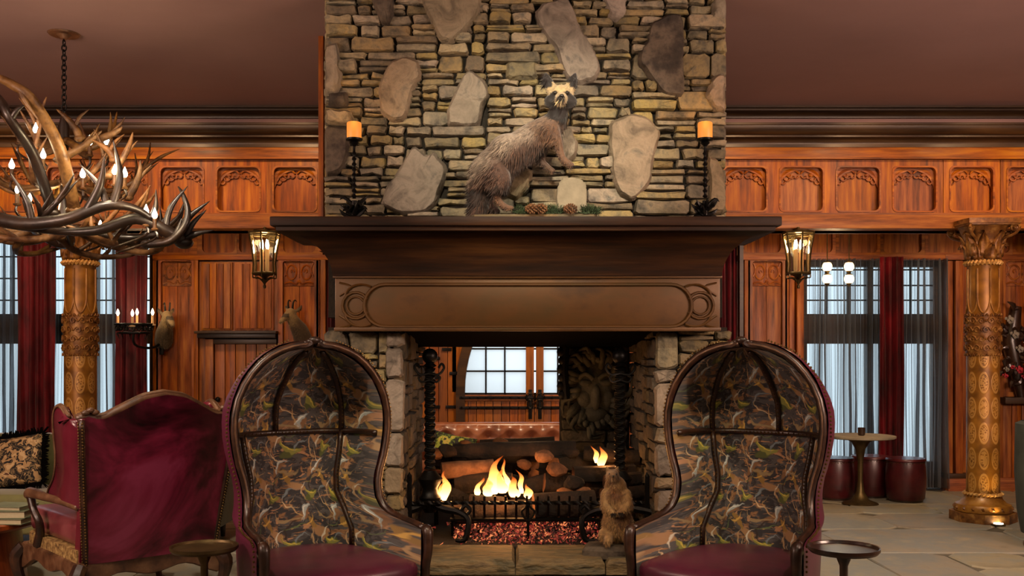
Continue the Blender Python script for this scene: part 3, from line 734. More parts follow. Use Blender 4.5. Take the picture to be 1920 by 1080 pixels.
# far double door seen through the fireplace
d2 = struct('door_2', (xb(1003), WB, 0))
def dbox(name, u0, u1, v0, v1, y0, y1, m, bev=.004, par=None):
    bm = BM(); box(bm, xb(u0), xb(u1), WB+y0, WB+y1, zb(v1), zb(v0), bev); return build(bm, name, M[m], par or d2, world=True, origin='c')
for k in range(3): dbox('plank', 806+k*17, 822+k*17, 560, 925, .0, .08, 'door_wood')
for k in range(18):
    dbox('plank', 863+k*15.5, 877.5+k*15.5, 752, 925, -.03, .05, 'door_wood')
for a, b in ((862, 1000), (1006, 1144)):
    dbox('rail', a, b, 740, 752, -.05, .05, 'door_wood')
dbox('stile', 986, 1001, 560, 925, -.05, .06, 'door_wood'); dbox('stile', 1005, 1019, 560, 925, -.05, .06, 'door_wood')
# arched frame (ring) and spandrel board
R0 = xb(1003)-xb(872); zc_ = zb(735); ex = 1.45
def arcp(r, n=14): return [(xb(1003)-r*cos(k/n*pi/2), zc_+r*ex*sin(k/n*pi/2)) for k in range(n+1)]
bm = BM(); A, B = arcp(R0+.1), arcp(R0)
prism(bm, A+B[::-1], WB-.06, WB+.06); prism(bm, [(2*xb(1003)-a, b) for a, b in A+B[::-1]], WB-.06, WB+.06)
box(bm, xb(872)-.1, xb(872), WB-.06, WB+.06, 0, zc_); build(bm, 'arched_frame', M['wood_dk'], d2, world=True, smooth=False)
bm = BM(); o_ = arcp(R0+.1); prism(bm, [(xb(848), zc_)]+o_[:-1]+[(xb(1003), o_[-1][1]), (xb(1003), 2.75), (xb(848), 2.75)], WB+.0, WB+.05); build(bm, 'spandrel', M['door_wood'], d2, world=True, smooth=False)
for u in (911, 946.5, 1046, 1082): dbox('glazing_bar', u-1.5, u+1.5, 560, 740, .0, .04, 'iron', .001)
for v in (612, 654, 696, 738): dbox('glazing_bar', 868, 1140, v-1.5, v+1.5, .0, .045, 'iron', .001)
for a, b in ((872, 911), (911, 946.5), (946.5, 986), (1019, 1046), (1046, 1082), (1082, 1118)):
    for c, d in ((570, 612), (612, 654), (654, 696), (696, 738)): dbox('pane', a, b, c, d, .015, .025, 'frost', 0)
for v in (745, 764):
    dbox('iron_strap', 862, 1000, v-2.5, v+2.5, -.07, -.05 if v < 750 else -.03, 'iron', .002); dbox('iron_strap', 1006, 1144, v-2.5, v+2.5, -.07, -.03, 'iron', .002)
for (u, v) in ((816, 672), (816, 708), (816, 763), (838, 655), (852, 700), (845, 763)): dbox('iron_strap', u-9, u+9, v-3, v+3, -.02, .01, 'iron', .002)
bm = BM()
for k in range(19):
    for v in (745, 764): sphere(bm, (xb(866+k*15.2), WB-.072, zb(v)), .012, 6)
build(bm, 'strap_bolts', M['iron'], d2, world=True)['kind'] = 'stuff'
for u in (994, 1012):
    bm = BM(); c = Vector((xb(u), WB-.08, zb(760)))
    tube(bm, [c+Vector((.035*cos(k*pi/5), 0, .05*sin(k*pi/5)+.02)) for k in range(10)], .008, 6, closed=True)
    tube(bm, [c+Vector((.05*cos(k*pi/6), 0, .04*sin(k*pi/6)+.1)) for k in range(12)], .006, 6, closed=True)
    box(bm, c.x-.02, c.x+.02, WB-.065, WB-.045, c.z-.15, c.z+.18, .003); build(bm, 'pull_ring', M['iron'], d2, world=True)
# ------------------------------------------------------------------ chimney breast
rng = random.Random(11)
wall_chimney = struct('wall_chimney')
bm = BM(); box(bm, CX0+.02, CX1-.02, CF+.045, CB, 1.75, ZC); build(bm, 'mortar_core', M['mortar'], wall_chimney, smooth=False)
front = lambda a, b, d: Vector((a, CF+.045-d, b))
def pxpoly(pts, d=CF-.03): return [(PX(u, d), PZ(v, d)) for u, v in pts]
BOUL = [
 ([(788, -8), (902, -8), (898, 25), (872, 60), (845, 83), (825, 76), (808, 42)], 'boulder'),
 ([(1001, 22), (1018, 2), (1062, -10), (1085, 38), (1106, 72), (1127, 125), (1116, 150), (1090, 158), (1066, 150), (1046, 105), (1022, 66)], 'boulder'),
 ([(1130, -8), (1177, -8), (1175, 20), (1158, 40), (1144, 34)], 'boulder'),
 ([(1222, 38), (1252, 24), (1281, 25), (1284, 120), (1284, 182), (1245, 178), (1215, 142), (1197, 122), (1200, 90), (1212, 75)], 'boulder_dk'),
 ([(708, 170), (714, 145), (732, 113), (760, 104), (786, 114), (791, 140), (776, 170), (766, 200), (756, 226), (735, 228), (712, 210)], 'boulder'),
 ([(836, 208), (852, 170), (868, 140), (882, 129), (906, 146), (920, 176), (906, 200), (898, 238), (866, 240), (838, 235)], 'boulder'),
 ([(775, 271), (800, 290), (815, 284), (839, 311), (832, 345), (820, 380), (797, 401), (745, 402), (712, 384), (722, 350), (750, 310)], 'boulder'),
 ([(1143, 226), (1180, 211), (1215, 218), (1241, 246), (1230, 290), (1222, 340), (1186, 378), (1162, 365), (1145, 322), (1140, 270)], 'boulder'),
 ([(1048, 240), (1070, 235), (1085, 265), (1080, 295), (1063, 309), (1050, 290)], 'boulder'),
 ([(958, 330), (985, 312), (1000, 318), (990, 355), (968, 376), (948, 366)], 'boulder'),
 ([(694, -8), (738, -8), (737, 25), (728, 46), (712, 40)], 'boulder_dk'),
 ([(609, 84), (632, 78), (641, 150), (630, 176), (607, 168)], 'boulder'), ([(608, 232), (654, 236), (656, 285), (640, 322), (609, 330)], 'boulder_dk'),
 ([(615, 172), (650, 170), (652, 200), (614, 200)], 'boulder_dk'), ([(609, 202), (660, 206), (662, 231), (609, 231)], 'boulder'),
 ([(1336, -8), (1362, -8), (1362, 38), (1334, 34)], 'boulder'), ([(1322, 180), (1332, 150), (1348, 137), (1361, 140), (1361, 212), (1340, 206)], 'boulder'),
 ([(1328, 290), (1346, 296), (1361, 322), (1361, 400), (1330, 400)], 'boulder'), ([(948, 114), (1008, 112), (1010, 147), (948, 148)], 'stone')]
polys = [pxpoly(p) for p, m in BOUL]
for p, (raw, m) in zip(polys, BOUL):
    q = smoothpoly(densify(p, rng, .008), 1); q = [(max(CX0, min(CX1, a)), min(b, ZC+.02)) for a, b in q]
    bm = stone_bm(q, front, rng.uniform(.085, .1), rng, .018, .25)
    build(bm, 'boulder' if m != 'stone' else 'stone', M[m], wall_chimney, origin='c', angle=50, smooth=(m != 'stone'))
rects = rubble(CX0, CX1, 2.33, ZC, .072, .185, rng, .28); small = BM(); count = 0
for (a0, a1, b0, b1) in rects:
    cov = 0
    for i in range(3):
        for j in range(3):
            x, zz = a0+(a1-a0)*(.15+.35*i), b0+(b1-b0)*(.15+.35*j)
            if any(inpoly(x, zz, p) for p in polys): cov += 1
    if cov >= 8: continue
    p = blockpoly(a0, a1, b0, b1, rng, .0052, .009)
    bm = stone_bm(p, front, rng.uniform(.035, .08), rng, .006)
    if count < 279: build(bm, 'stone', M['stone'], wall_chimney, origin='c', smooth=False); count += 1
    else:
        me = bpy.data.meshes.new('tmp'); bm.to_mesh(me); bm.free(); small.from_mesh(me)
if len(small.verts): build(small, 'small_stones', M['stone_i'], wall_chimney, smooth=False)['kind'] = 'stuff'
else: small.free()
# the two flanks, joined
fl = BM()
for side, X in ((-1, CX0+.02), (1, CX1-.02)):
    for (a0, a1, b0, b1) in courses(CF+.02, CB, 2.33, ZC, .075, .22, rng, .2):
        b = stone_bm(blockpoly(a0, a1, b0, b1, rng, .004, .004), lambda a, b_, d, X=X, side=side: Vector((X+side*d*.5, a, b_)), .04, rng, .008)
        me = bpy.data.meshes.new('tmp'); b.to_mesh(me); b.free(); fl.from_mesh(me); bpy.data.meshes.remove(me)
build(fl, 'flank_stones', M['stone_i'], wall_chimney, smooth=False)['kind'] = 'stuff'

# ------------------------------------------------------------------ fireplace
fire = thing('fireplace', 'great see-through stone fireplace with dark timber mantel and bronze-brown lintel', 'fireplace', ((OX0+OX1)/2, CF, 0))
PZT = PZ(618, 6.0)              # underside of lintel
EX0, EX1 = CX0+.0, PX(1372, CF)
bm = BM()
box(bm, EX0+.02, OX0-.045, CF+.045, CB-.02, 0, PZT+.02); build(bm, 'pier_core', M['mortar'], fire, world=True, smooth=False)
bm = BM(); box(bm, OX1+.045, EX1-.02, CF+.045, CB-.02, 0, PZT+.02); build(bm, 'pier_core', M['mortar'], fire, world=True, smooth=False); bm = BM()
box(bm, PX(1050, CB), OX1, CB-.12, CB+.1, ZH, PZT)      # far right jamb
build(bm, 'pier_core', M['mortar'], fire, world=True, smooth=False)
def pier(a0, a1, b0, b1, fn, hm, wm, depth=(.03, .06), split=.3, j=.009, mt=None):
    for (x0, x1, z0, z1) in rubble(a0, a1, b0, b1, hm, wm, rng, split):
        bm = stone_bm(blockpoly(x0, x1, z0, z1, rng, .004, j), fn, rng.uniform(*depth), rng, .009)
        build(bm, 'stone', mt or M['stone'], fire, world=True, origin='c', smooth=False)
pier(EX0, OX0-.10, ZH-.0, PZT, front, .085, .19); pier(OX1+.15, EX1, ZH, PZT, front, .085, .17)
def quoins(a0, a1, zs, fn):
    for z0, z1 in zip(zs, zs[1:]):
        bm = stone_bm(blockpoly(a0, a1, z0, z1, rng, .004, .009), fn, rng.uniform(.05, .075), rng, .012); build(bm, 'stone', M['boulder'] if rng.random() < .5 else M['stone'], fire, world=True, origin='c', smooth=False)
quoins(OX0-.12, OX0, [ZH, .52, .63, .80, 1.02, 1.36, 1.56, PZT], front)
quoins(OX1-.0, OX1+.15, [ZH, .50, .66, .74, .95, 1.05, 1.33, 1.42, PZT], front)
left_in = lambda a, b, d: Vector((OX0-.045+d, a, b)); right_in = lambda a, b, d: Vector((OX1+.045-d, a, b))
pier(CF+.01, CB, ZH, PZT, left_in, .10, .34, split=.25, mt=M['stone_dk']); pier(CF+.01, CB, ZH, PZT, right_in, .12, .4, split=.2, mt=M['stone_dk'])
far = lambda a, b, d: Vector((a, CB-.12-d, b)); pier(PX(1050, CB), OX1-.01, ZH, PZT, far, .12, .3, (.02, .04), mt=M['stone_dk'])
# the hearth
bm = BM(); box(bm, EX0+.03, EX1-.03, CF+.05, CB+.3, 0, ZH-.06); box(bm, CX0-.02, EX1+.02, 5.80, CF+.1, 0, ZH-.07); build(bm, 'hearth_core', M['mortar'], fire, world=True, smooth=False)
top = lambda a, b, d: Vector((a, b, ZH-.07+d))
xs = [CX0-.05, -.62, .02, .55, EX1+.05]
for a, b in zip(xs, xs[1:]):
    p = []
    ny = 6
    for k in range(7): p.append((a+.003+(b-a-.006)*k/6, 5.72+rng.uniform(-.012, .012)))
    p += [(b-.004, 5.95), (b-.004, CF+.03), (a+.004, CF+.03), (a+.004, 5.95)]
    bm = stone_bm(p, top, .07, rng, .015, .05); build(bm, 'hearth_slab', M['hearth'], fire, world=True, origin='c', smooth=False)
bm = BM(); box(bm, OX0-.04, OX1+.04, CF+.02, CB+.3, ZH-.08, ZH-.012, .01); build(bm, 'firebox_floor', M['ash'], fire, world=True, smooth=False)
hf = lambda a, b, d: Vector((a, 5.80-d, b)); pier(CX0-.02, EX1+.02, 0, ZH-.07, hf, .09, .24, (.02, .045), .2)
# smoke hood steel and soffit
bm = BM(); box(bm, OX0-.05, OX1+.05, CF-.05, CF+.1, PZT-.002, PZT+.06); box(bm, OX0-.05, OX1+.05, CF+.1, CB-.2, PZT+.02, PZT+.1)
v = [Vector(p) for p in ((OX0-.04, CF-.02, PZT), (OX1+.04, CF-.02, PZT), (OX1+.04, CB-.25, PZ(650, CB-.25)), (OX0-.04, CB-.25, PZ(650, CB-.25)))]
vs = [bm.verts.new(p) for p in v]+[bm.verts.new(p+Vector((0, 0, .04))) for p in v]
for f in ((0, 1, 2, 3), (7, 6, 5, 4), (0, 4, 5, 1), (1, 5, 6, 2), (2, 6, 7, 3), (3, 7, 4, 0)): bm.faces.new([vs[i] for i in f])
box(bm, OX0-.04, OX1+.04, CB-.25, CB+.02, PZ(650, CB-.25), PZT+.1); build(bm, 'smoke_hood', M['soot'], fire, world=True, smooth=False)
# lintel with raised stadium moulding and quatrefoil ends
LD = 6.0; lx = lambda u: PX(u, LD); lz = lambda v: PZ(v, LD)
bm = BM(); box(bm, lx(628), lx(1350), LD, CF+.04, lz(618), lz(516), .006); lint = build(bm, 'lintel', M['lintel'], fire, world=True)
bm = BM(); zc0, rr = lz(573), (lz(533)-lz(612))/2; a0, a1 = lx(683)+rr, lx(1297)-rr
st = [Vector((a1+rr*sin(k*pi/12), LD-.008, zc0+rr*cos(k*pi/12))) for k in range(13)]+[Vector((a0-rr*sin(k*pi/12), LD-.008, zc0-rr*cos(k*pi/12))) for k in range(13)]
tube(bm, st, .011, 6, closed=True)
for s, c in ((-1, lx(667)), (1, lx(1313))):
    for r_, w_ in ((.082, .009), (.055, .007)):
        tube(bm, [Vector((c+s*r_*cos(t), LD-.006, zc0+r_*sin(t))) for t in [(-150+k*25)*pi/180 for k in range(13)]], w_, 6)
    for q in (-1, 1):
        tube(bm, [Vector((c-s*.035+s*.1*cos(t), LD-.006, zc0+q*(.055+.075*sin(t)))) for t in [k*pi/10 for k in range(8)]], .008, 6)
        tube(bm, spline([(c+s*.1, LD-.004, zc0+q*.14), (c+s*.03, LD-.004, zc0+q*.115), (c+s*.1, LD-.004, zc0+q*.06)], 4), .007, 5)
build(bm, 'raised_molding', M['lintel'], lint, world=True)
bm = BM(); box(bm, lx(628)-.01, lx(1350)+.01, LD-.02, LD+.05, lz(522), lz(514), .004); box(bm, lx(628)-.004, lx(1350)+.004, LD-.012, LD+.05, lz(621), lz(614), .004); build(bm, 'lintel_fillet', M['lintel'], lint, world=True)
# dark coved hood body and shelf
sx0, sx1, sy = PX(505, 5.75), PX(1467, 5.75), 5.75; zt, zs = 2.331, 2.253
bm = BM(); ix0, ix1, iy = lx(625), lx(1352), LD-.03; rings = []
zlo = lz(518)
for k in range(11):
    t = k/10; zz = zlo+(zs-zlo)*sin(t*pi/2) if False else zlo+(zs-zlo)*t
    o = (1-math.sqrt(max(0, 1-t*t)))          # concave flare
    x0 = ix0+(sx0+.02-ix0)*o; x1 = ix1+(sx1-.02-ix1)*o; y0 = iy+(sy+.05-iy)*(.25*t+.75*o)
    rings.append([bm.verts.new(p) for p in ((x0, CF+.3, zz), (x0, y0, zz), (x1, y0, zz), (x1, CF+.3, zz))])
for A, B in zip(rings, rings[1:]):
    for i in range(4): bm.faces.new((A[i], A[(i+1) % 4], B[(i+1) % 4], B[i]))
bm.faces.new(rings[0]); bm.faces.new(rings[-1][::-1]); build(bm, 'coved_hood', M['mantel'], fire, world=True, angle=30)
bm = BM(); box(bm, sx0, sx1, sy, CF+.4, zs+.022, zt, .01); box(bm, sx0+.03, sx1-.03, sy+.03, CF+.4, zs-.005, zs+.022, .006); build(bm, 'mantel_shelf', M['mantel'], fire, world=True)

# carved fireback relief on the far jamb
t = thing('carved_relief', 'mossy carved stone mask with curling leaves at the back right of the firebox', 'carving', (PX(1110, 7.4), 7.42, PZ(830, 7.4)))
bm = BM(); c = P(1116, 735, 7.42); yb = 7.43
sphere(bm, (c.x, yb, c.z), .2, 20, (.72, .3, 1.3)); sphere(bm, (c.x, yb-.07, c.z-.04), .045, 10, (.9, 1, 2.2)); sphere(bm, (c.x, yb-.03, c.z-.17), .09, 12, (1.1, .7, .7))
for s in (-1, 1):
    sphere(bm, (c.x+s*.075, yb-.045, c.z+.07), .04, 10, (1.3, .6, .7)); sphere(bm, (c.x+s*.08, yb-.03, c.z-.05), .06, 10, (1, .6, 1.2))
    tube(bm, spline([(c.x+s*.02, yb-.07, c.z+.1), (c.x+s*.08, yb-.07, c.z+.14), (c.x+s*.14, yb-.03, c.z+.09)], 4), .018, 6)
build(bm, 'mask', M['greystone'], t, world=True, angle=80)
bm = BM()
for k in range(46):
    a = 2*pi*k/46+rng.uniform(-.2, .2); r0, r1 = rng.uniform(.12, .2), rng.uniform(.2, .28)
    p0 = Vector((c.x+r0*.85*cos(a), yb, c.z+r0*1.3*sin(a))); p1 = Vector((c.x+r1*.95*cos(a+.15), yb-.05, c.z+r1*1.25*sin(a+.15))); p2 = Vector((c.x+(r1+.02)*cos(a+.45), yb-.02, c.z+(r1+.01)*1.2*sin(a+.45)))
    tube(bm, spline([p0, (p0+p1)/2+Vector((0, -.03, 0)), p1, p2], 4), lerp_list([.022, .026, .018, .005], 13), 6)
build(bm, 'leaf_border', M['greystone'], t, world=True, angle=80)
t = thing('iron_scroll_bracket', 'dark scalloped iron bracket standing at the left edge of the carved mask wall', 'bracket', P(1056, 745, 7.35))
bm = BM()
for k in range(6):
    q = P(1052+3*(k % 2), 660+k*16, 7.35); sphere(bm, q, .035, 10, (1, .5, 1.1))
tube(bm, [P(1060, 650, 7.36), P(1058, 700, 7.36), P(1062, 748, 7.36)], .03, 8); build(bm, 'scrolls', M['iron'], t, world=True)

# ------------------------------------------------------------------ fire: grate, logs, flames, embers
def barrel(bm, a, b, r, n=12, jit=.12, seed=0, mi_side=0, mi_end=1):
    rg = random.Random(seed); a, b = Vector(a), Vector(b); ax = (b-a).normalized(); u = ax.orthogonal().normalized(); w_ = ax.cross(u)
    k = 6; rr = [1+rg.uniform(-jit, jit) for _ in range(n)]; rings = []
    for i in range(k+1):
        rings.append([bm.verts.new(a+(b-a)*(i/k)+(u*cos(2*pi*j/n)+w_*sin(2*pi*j/n))*r*(rr[j]+rg.uniform(-.06, .06))) for j in range(n)])
    for A, B in zip(rings, rings[1:]):
        for j in range(n): f = bm.faces.new((A[j], A[(j+1) % n], B[(j+1) % n], B[j])); f.material_index = mi_side
    f = bm.faces.new(rings[0][::-1]); f.material_index = mi_end; f = bm.faces.new(rings[-1]); f.material_index = mi_end
LOGS = [  # (u,v,d) start, end, radius px-ish m, label
 ((850, 962, 6.55), (1010, 958, 6.6), .075, 'low black-barked log lying across the left of the grate'),
 ((1000, 950, 6.5), (1115, 945, 6.55), .085, 'thick black-barked log lying on the right of the grate'),
 ((830, 925, 6.7), (905, 932, 6.9), .07, 'charred log end low at the left beside the small flame'),
 ((855, 903, 6.75), (960, 905, 6.7), .07, 'rounded brown log in the middle of the stack behind the big flame'),
 ((828, 882, 6.72), (925, 876, 6.78), .062, 'orange-lit split log at upper left of the stack'),
 ((850, 850, 6.95), (1080, 846, 6.9), .07, 'long dark barked log lying along the top of the stack'),
 ((900, 838, 7.1), (1040, 832, 7.1), .05, 'thin dark log at the very back of the stack top'),
 ((1020, 905, 6.75), (1130, 915, 6.8), .07, 'dark log in the right of the stack under the split pieces'),
 ((1040, 872, 6.78), (1110, 862, 7.05), .06, 'split log with its pale cut end showing at upper right'),
 ((1075, 890, 6.7), (1190, 885, 6.75), .06, 'log stretching right behind the marmot figure'),
 ((1130, 930, 6.6), (1205, 922, 6.7), .055, 'short pale-ended log behind the marmot figure, lower one'),
 ((1095, 850, 6.9), (1200, 858, 6.85), .05, 'slim dark log poking out at the far right top'),
 ((960, 925, 6.75), (1040, 900, 6.9), .065, 'charred log crossing behind the middle flames'),
 ((1135, 905, 6.62), (1200, 898, 6.7), .05, 'short pale-ended log behind the marmot figure, upper one'),
 ((880, 938, 6.6), (950, 945, 6.62), .045, 'small charred billet just under the big flame')]
for i, (a, b, r, lab) in enumerate(LOGS):
    A, B = P(*a), P(*b); bm = BM(); barrel(bm, A, B, r, 12, .12, i)
    o = build(bm, 'firewood_log', [M['bark'] if i not in (4,) else M['endgrain'], M['endgrain']], origin=(A+B)/2, angle=50); tag(o, lab, 'log', 'firewood stacked on the grate')
SPL = [((838, 845, 6.8), .05), ((1020, 855, 6.72), .045), ((1045, 880, 6.65), .05), ((1075, 905, 6.62), .05), ((1060, 925, 6.6), .04), ((1095, 925, 6.6), .045), ((1030, 935, 6.62), .04), ((938, 830, 7.0), .04), ((870, 835, 6.95), .035), ((1070, 850, 6.85), .045), ((985, 872, 6.8), .04), ((820, 850, 6.8), .04)]
pos = ['at the upper left of the stack', 'right of centre below the top log', 'with a pale broken face right of the flames', 'low on the right of the stack', 'beside the right log under the pale wedge', 'directly left of the marmot figure', 'right of the right-hand flame', 'perched on top left of centre', 'small, on top at the left', 'high on the right of the stack', 'above the big flame', 'at the far left top, beside the twisted post']
for i, ((u, v, d), r) in enumerate(SPL):
    c = P(u, v, d); bm = BM(); rg = random.Random(i+40)
    res = bmesh.ops.create_icosphere(bm, subdivisions=2, radius=r)
    for vv in bm.verts: vv.co = vv.co*(1+.35*mnoise.noise(vv.co*18+Vector((i*3, 0, 0)))); vv.co.x *= 1.4; vv.co += c
    o = build(bm, 'wood_chunk', M['endgrain'] if i % 3 else M['bark'], origin=c, smooth=False); tag(o, 'chunk of split wood '+pos[i], 'log', 'split wood chunks in the fire')
t = thing('fire_grate', 'low black iron log grate with ember screen under the firewood', 'grate', (PX(985, 6.45), 6.5, ZH))
for k in range(15):
    x = PX(850, 6.5)+k*(PX(1125, 6.5)-PX(850, 6.5))/14; bm = BM()
    tube(bm, spline([(x, 6.40, PZ(930, 6.4)), (x, 6.43, PZ(962, 6.43)), (x, 6.55, PZ(972, 6.5)), (x, 7.0, PZ(968, 6.9))], 4), .009, 6); build(bm, 'bar', M['iron'], t, world=True)
bm = BM()
for y in (6.45, 6.95): tube(bm, [(PX(845, 6.5), y, PZ(972, 6.5)), (PX(1130, 6.5), y, PZ(972, 6.5))], .014, 6)
build(bm, 'cross_rail', M['iron'], t, world=True)
for x in (PX(850, 6.5), PX(1125, 6.5)):
    for y in (6.47, 6.93): bm = BM(); tube(bm, [(x, y, PZ(972, 6.5)), (x, y, ZH)], .014, 6); build(bm, 'leg', M['iron'], t, world=True)
rg = random.Random(77)
PLACES = ('far left', 'left', 'left of centre', 'centre', 'right of centre', 'right', 'far right')
for i in range(21):
    u = 838+i%7*50+rg.uniform(-12, 12); row = i//7; v = (872, 900, 925)[row]+rg.uniform(-6, 6); dd = 7.05+rg.uniform(-.05, .1)
    A = P(u-rg.uniform(18, 42), v+rg.uniform(-8, 8), dd+rg.uniform(-.15, .1)); B = P(u+rg.uniform(18, 42), v+rg.uniform(-8, 8), dd+rg.uniform(-.1, .15)); bm = BM(); barrel(bm, A, B, rg.uniform(.045, .065), 9, .2, i+90)
    tag(build(bm, 'firewood_log', [M['bark'], M['endgrain']], origin=(A+B)/2, angle=50), 'short charred log at the back of the fire, %s row, %s' % (('top', 'middle', 'bottom')[row], PLACES[i % 7]), 'log', 'firewood stacked on the grate')
# embers: nobody could count them
bm = BM(); rg = random.Random(5)
for k in range(2300):
    x = rg.gauss(0, 1)*.18+PX(985, 6.4) if rg.random() < .25 else rg.uniform(PX(852, 6.3), PX(1125, 6.3)); y = rg.uniform(6.2, 6.75)
    zz = ZH-.01+.05*rg.random()+.06*(y-6.2)/.5; s = rg.uniform(.007, .017)
    vs = [bm.verts.new((x+rg.uniform(-s, s), y+rg.uniform(-s, s), zz+rg.uniform(-s, s))) for _ in range(4)]
    for f in ((0, 1, 2), (0, 2, 3), (0, 3, 1), (1, 3, 2)): bm.faces.new([vs[i] for i in f])
tag(build(bm, 'ember_bed', M['ember'], smooth=False), 'bed of glowing red embers below the log grate', 'embers', kind='stuff')
FL = [((825, 936, 6.5), .025, .12, 'short flame tongue left of the bright left flame'), ((952, 915, 6.64), .022, .20, 'thin tongue of flame rising beside the tallest one'), ((895, 928, 6.6), .028, .12, 'small flame left of the tallest one'), ((978, 925, 6.62), .025, .16, 'narrow flame right of centre leaning outward'), ((1118, 868, 6.82), .022, .12, 'narrow flame tongue left of the marmot head'), ((833, 938, 6.5), .038, .20, 'small bright flame at the left beside the twisted post'), ((925, 926, 6.62), .065, .26, 'tallest flame, left of centre in the stack'), ((942, 925, 6.6), .045, .17, 'inner flame beside the tallest one'), ((965, 932, 6.58), .05, .14, 'short flame right of the tallest one'), ((915, 930, 6.6), .05, .12, 'low flame at the left foot of the tallest one'), ((1128, 880, 6.8), .04, .16, 'flame at upper right behind the marmot figure'), ((990, 935, 6.58), .035, .10, 'lowest small flame right of centre'), ((1143, 890, 6.75), .028, .07, 'tiny flame tip behind the marmot head')]
for i, ((u, v, d), r, h, lab) in enumerate(FL):
    c = P(u, v, d); bm = BM(); rg = random.Random(i); n = 12; rings = []
    lean = rg.uniform(-.35, .35)
    for k in range(13):
        t_ = k/12; rad = r*(sin(min(1, t_*2.2+.25)*pi/2))*(1-t_)**.75+.001
        cx = c.x+h*(lean*t_*t_+.13*sin(t_*7+i)*t_); cy = c.y+h*.06*sin(t_*7+i*2)
        rings.append([bm.verts.new((cx+rad*cos(2*pi*j/n)*(1+.28*sin(2*2*pi*j/n+t_*7+i)), cy+rad*.6*sin(2*pi*j/n), c.z+h*t_)) for j in range(n)])
    for A, B in zip(rings, rings[1:]):
        for j in range(n): bm.faces.new((A[j], A[(j+1) % n], B[(j+1) % n], B[j]))
    o = build(bm, 'flame', M['flame'], origin=c, angle=180); tag(o, lab, 'flame', 'flames in the fire')
for (u, v, d, p) in ((833, 925, 6.42, 2.5), (935, 905, 6.45, 6), (970, 915, 6.5, 3), (1135, 870, 6.7, 3)):
    light('POINT', 'firelight', P(u, v, d), p, (1, .42, .13), size=.05)
light('POINT', 'firelight', (PX(985, 6.6), 7.2, .95), 3, (1, .5, .2), size=.15)

# twisted andirons
def andiron(u, lab, s):
    d = 6.38; x = PX(u, d); t = thing('andiron', lab, 'andiron', (x, d, ZH), 0, 'twisted iron andirons'); L_ = lambda v: PZ(v, d)-ZH
    bm = BM(); pts = [Vector((0, 0, L_(880)+(L_(690)-L_(880))*k/60)) for k in range(61)]; tube(bm, pts, .038, 4, twist=.42); build(bm, 'twisted_post', M['iron'], t, angle=20)
    bm = BM(); sphere(bm, (0, 0, L_(668)), .052, 16); lathe(bm, [(.02, L_(690)), (.045, L_(686)), (.03, L_(682)), (.02, L_(678))], n=14); build(bm, 'ball_finial', M['iron'], t)
    bm = BM()
    for q in (-1, 1):
        tube(bm, spline([(0, -.03, L_(700)), (q*.06, -.04, L_(702)), (q*.095, -.04, L_(690)), (q*.08, -.04, L_(682)), (q*.06, -.04, L_(690))], 5), .008, 6)
        tube(bm, spline([(0, -.03, L_(712)), (q*.05, -.04, L_(716)), (q*.07, -.04, L_(708)), (q*.05, -.04, L_(704))], 5), .007, 6)
    build(bm, 'scroll_leaf', M['iron'], t)
    bm = BM(); lathe(bm, [(.038, L_(882)), (.06, L_(890)), (.085, L_(897)), (.07, L_(905)), (.05, L_(915)), (.055, L_(925)), (.075, L_(932)), (.06, L_(945)), (.04, L_(960))], n=18); build(bm, 'post_base', M['iron'], t)
    for q in (-1, 1):
        bm = BM(); tube(bm, spline([(0, -.02, L_(940)), (q*.10, -.07, L_(950)), (q*.20, -.12, L_(955)), (q*.26, -.16, L_(968)), (q*.24, -.17, .03), (q*.18, -.16, .02)], 5), lerp_list([.035, .03, .022, .018, .02, .016], 26), 8); build(bm, 'leg', M['iron'], t)
        bm = BM(); tube(bm, spline([(q*.20, -.12, L_(955)), (q*.24, -.13, L_(942)), (q*.27, -.14, L_(950)), (q*.25, -.14, L_(958))], 5), .013, 7); build(bm, 'leg_scroll', M['iron'], t)
    bm = BM(); tube(bm, [(0, .03, L_(950)), (0, .5, L_(960)), (0, .55, .0)], .018, 6); build(bm, 'rear_bar', M['iron'], t)
andiron(806, 'tall black twisted iron andiron at the left side of the fire', -1)
andiron(1162, 'tall black twisted iron andiron at the right side of the fire, behind the marmot', 1)
t = thing('fender_rail', 'black twisted iron rail running low across the front of the fire', 'fireplace rail', (PX(990, 6.28), 6.28, ZH))
zz = PZ(943, 6.28); bm = BM(); tube(bm, [Vector((PX(768, 6.28)+(PX(1213, 6.28)-PX(768, 6.28))*k/90, 6.28, zz)) for k in range(91)], .014, 4, twist=.45); build(bm, 'twisted_rail', M['iron'], t, world=True, angle=20)
for u in (768, 1213):
    x = PX(u, 6.28); bm = BM(); box(bm, x-.015, x+.015, 6.265, 6.295, ZH-.01, PZ(893, 6.28)); lathe(bm, [(.02, PZ(893, 6.28)), (.012, PZ(890, 6.28)), (.002, PZ(885, 6.28))], (x, 6.28, 0), 8); build(bm, 'end_post', M['iron'], t, world=True)
x = PX(990, 6.28); bm = BM()
tube(bm, [(x, 6.28, zz), (x, 6.28, ZH)], .01, 6)
for q in (-1, 1): tube(bm, spline([(x, 6.27, PZ(975, 6.28)), (x+q*.03, 6.27, PZ(968, 6.28)), (x+q*.04, 6.27, PZ(958, 6.28)), (x+q*.02, 6.27, PZ(952, 6.28)), (x, 6.27, PZ(945, 6.28))], 4), .007, 6)
build(bm, 'center_ornament', M['iron'], t, world=True)
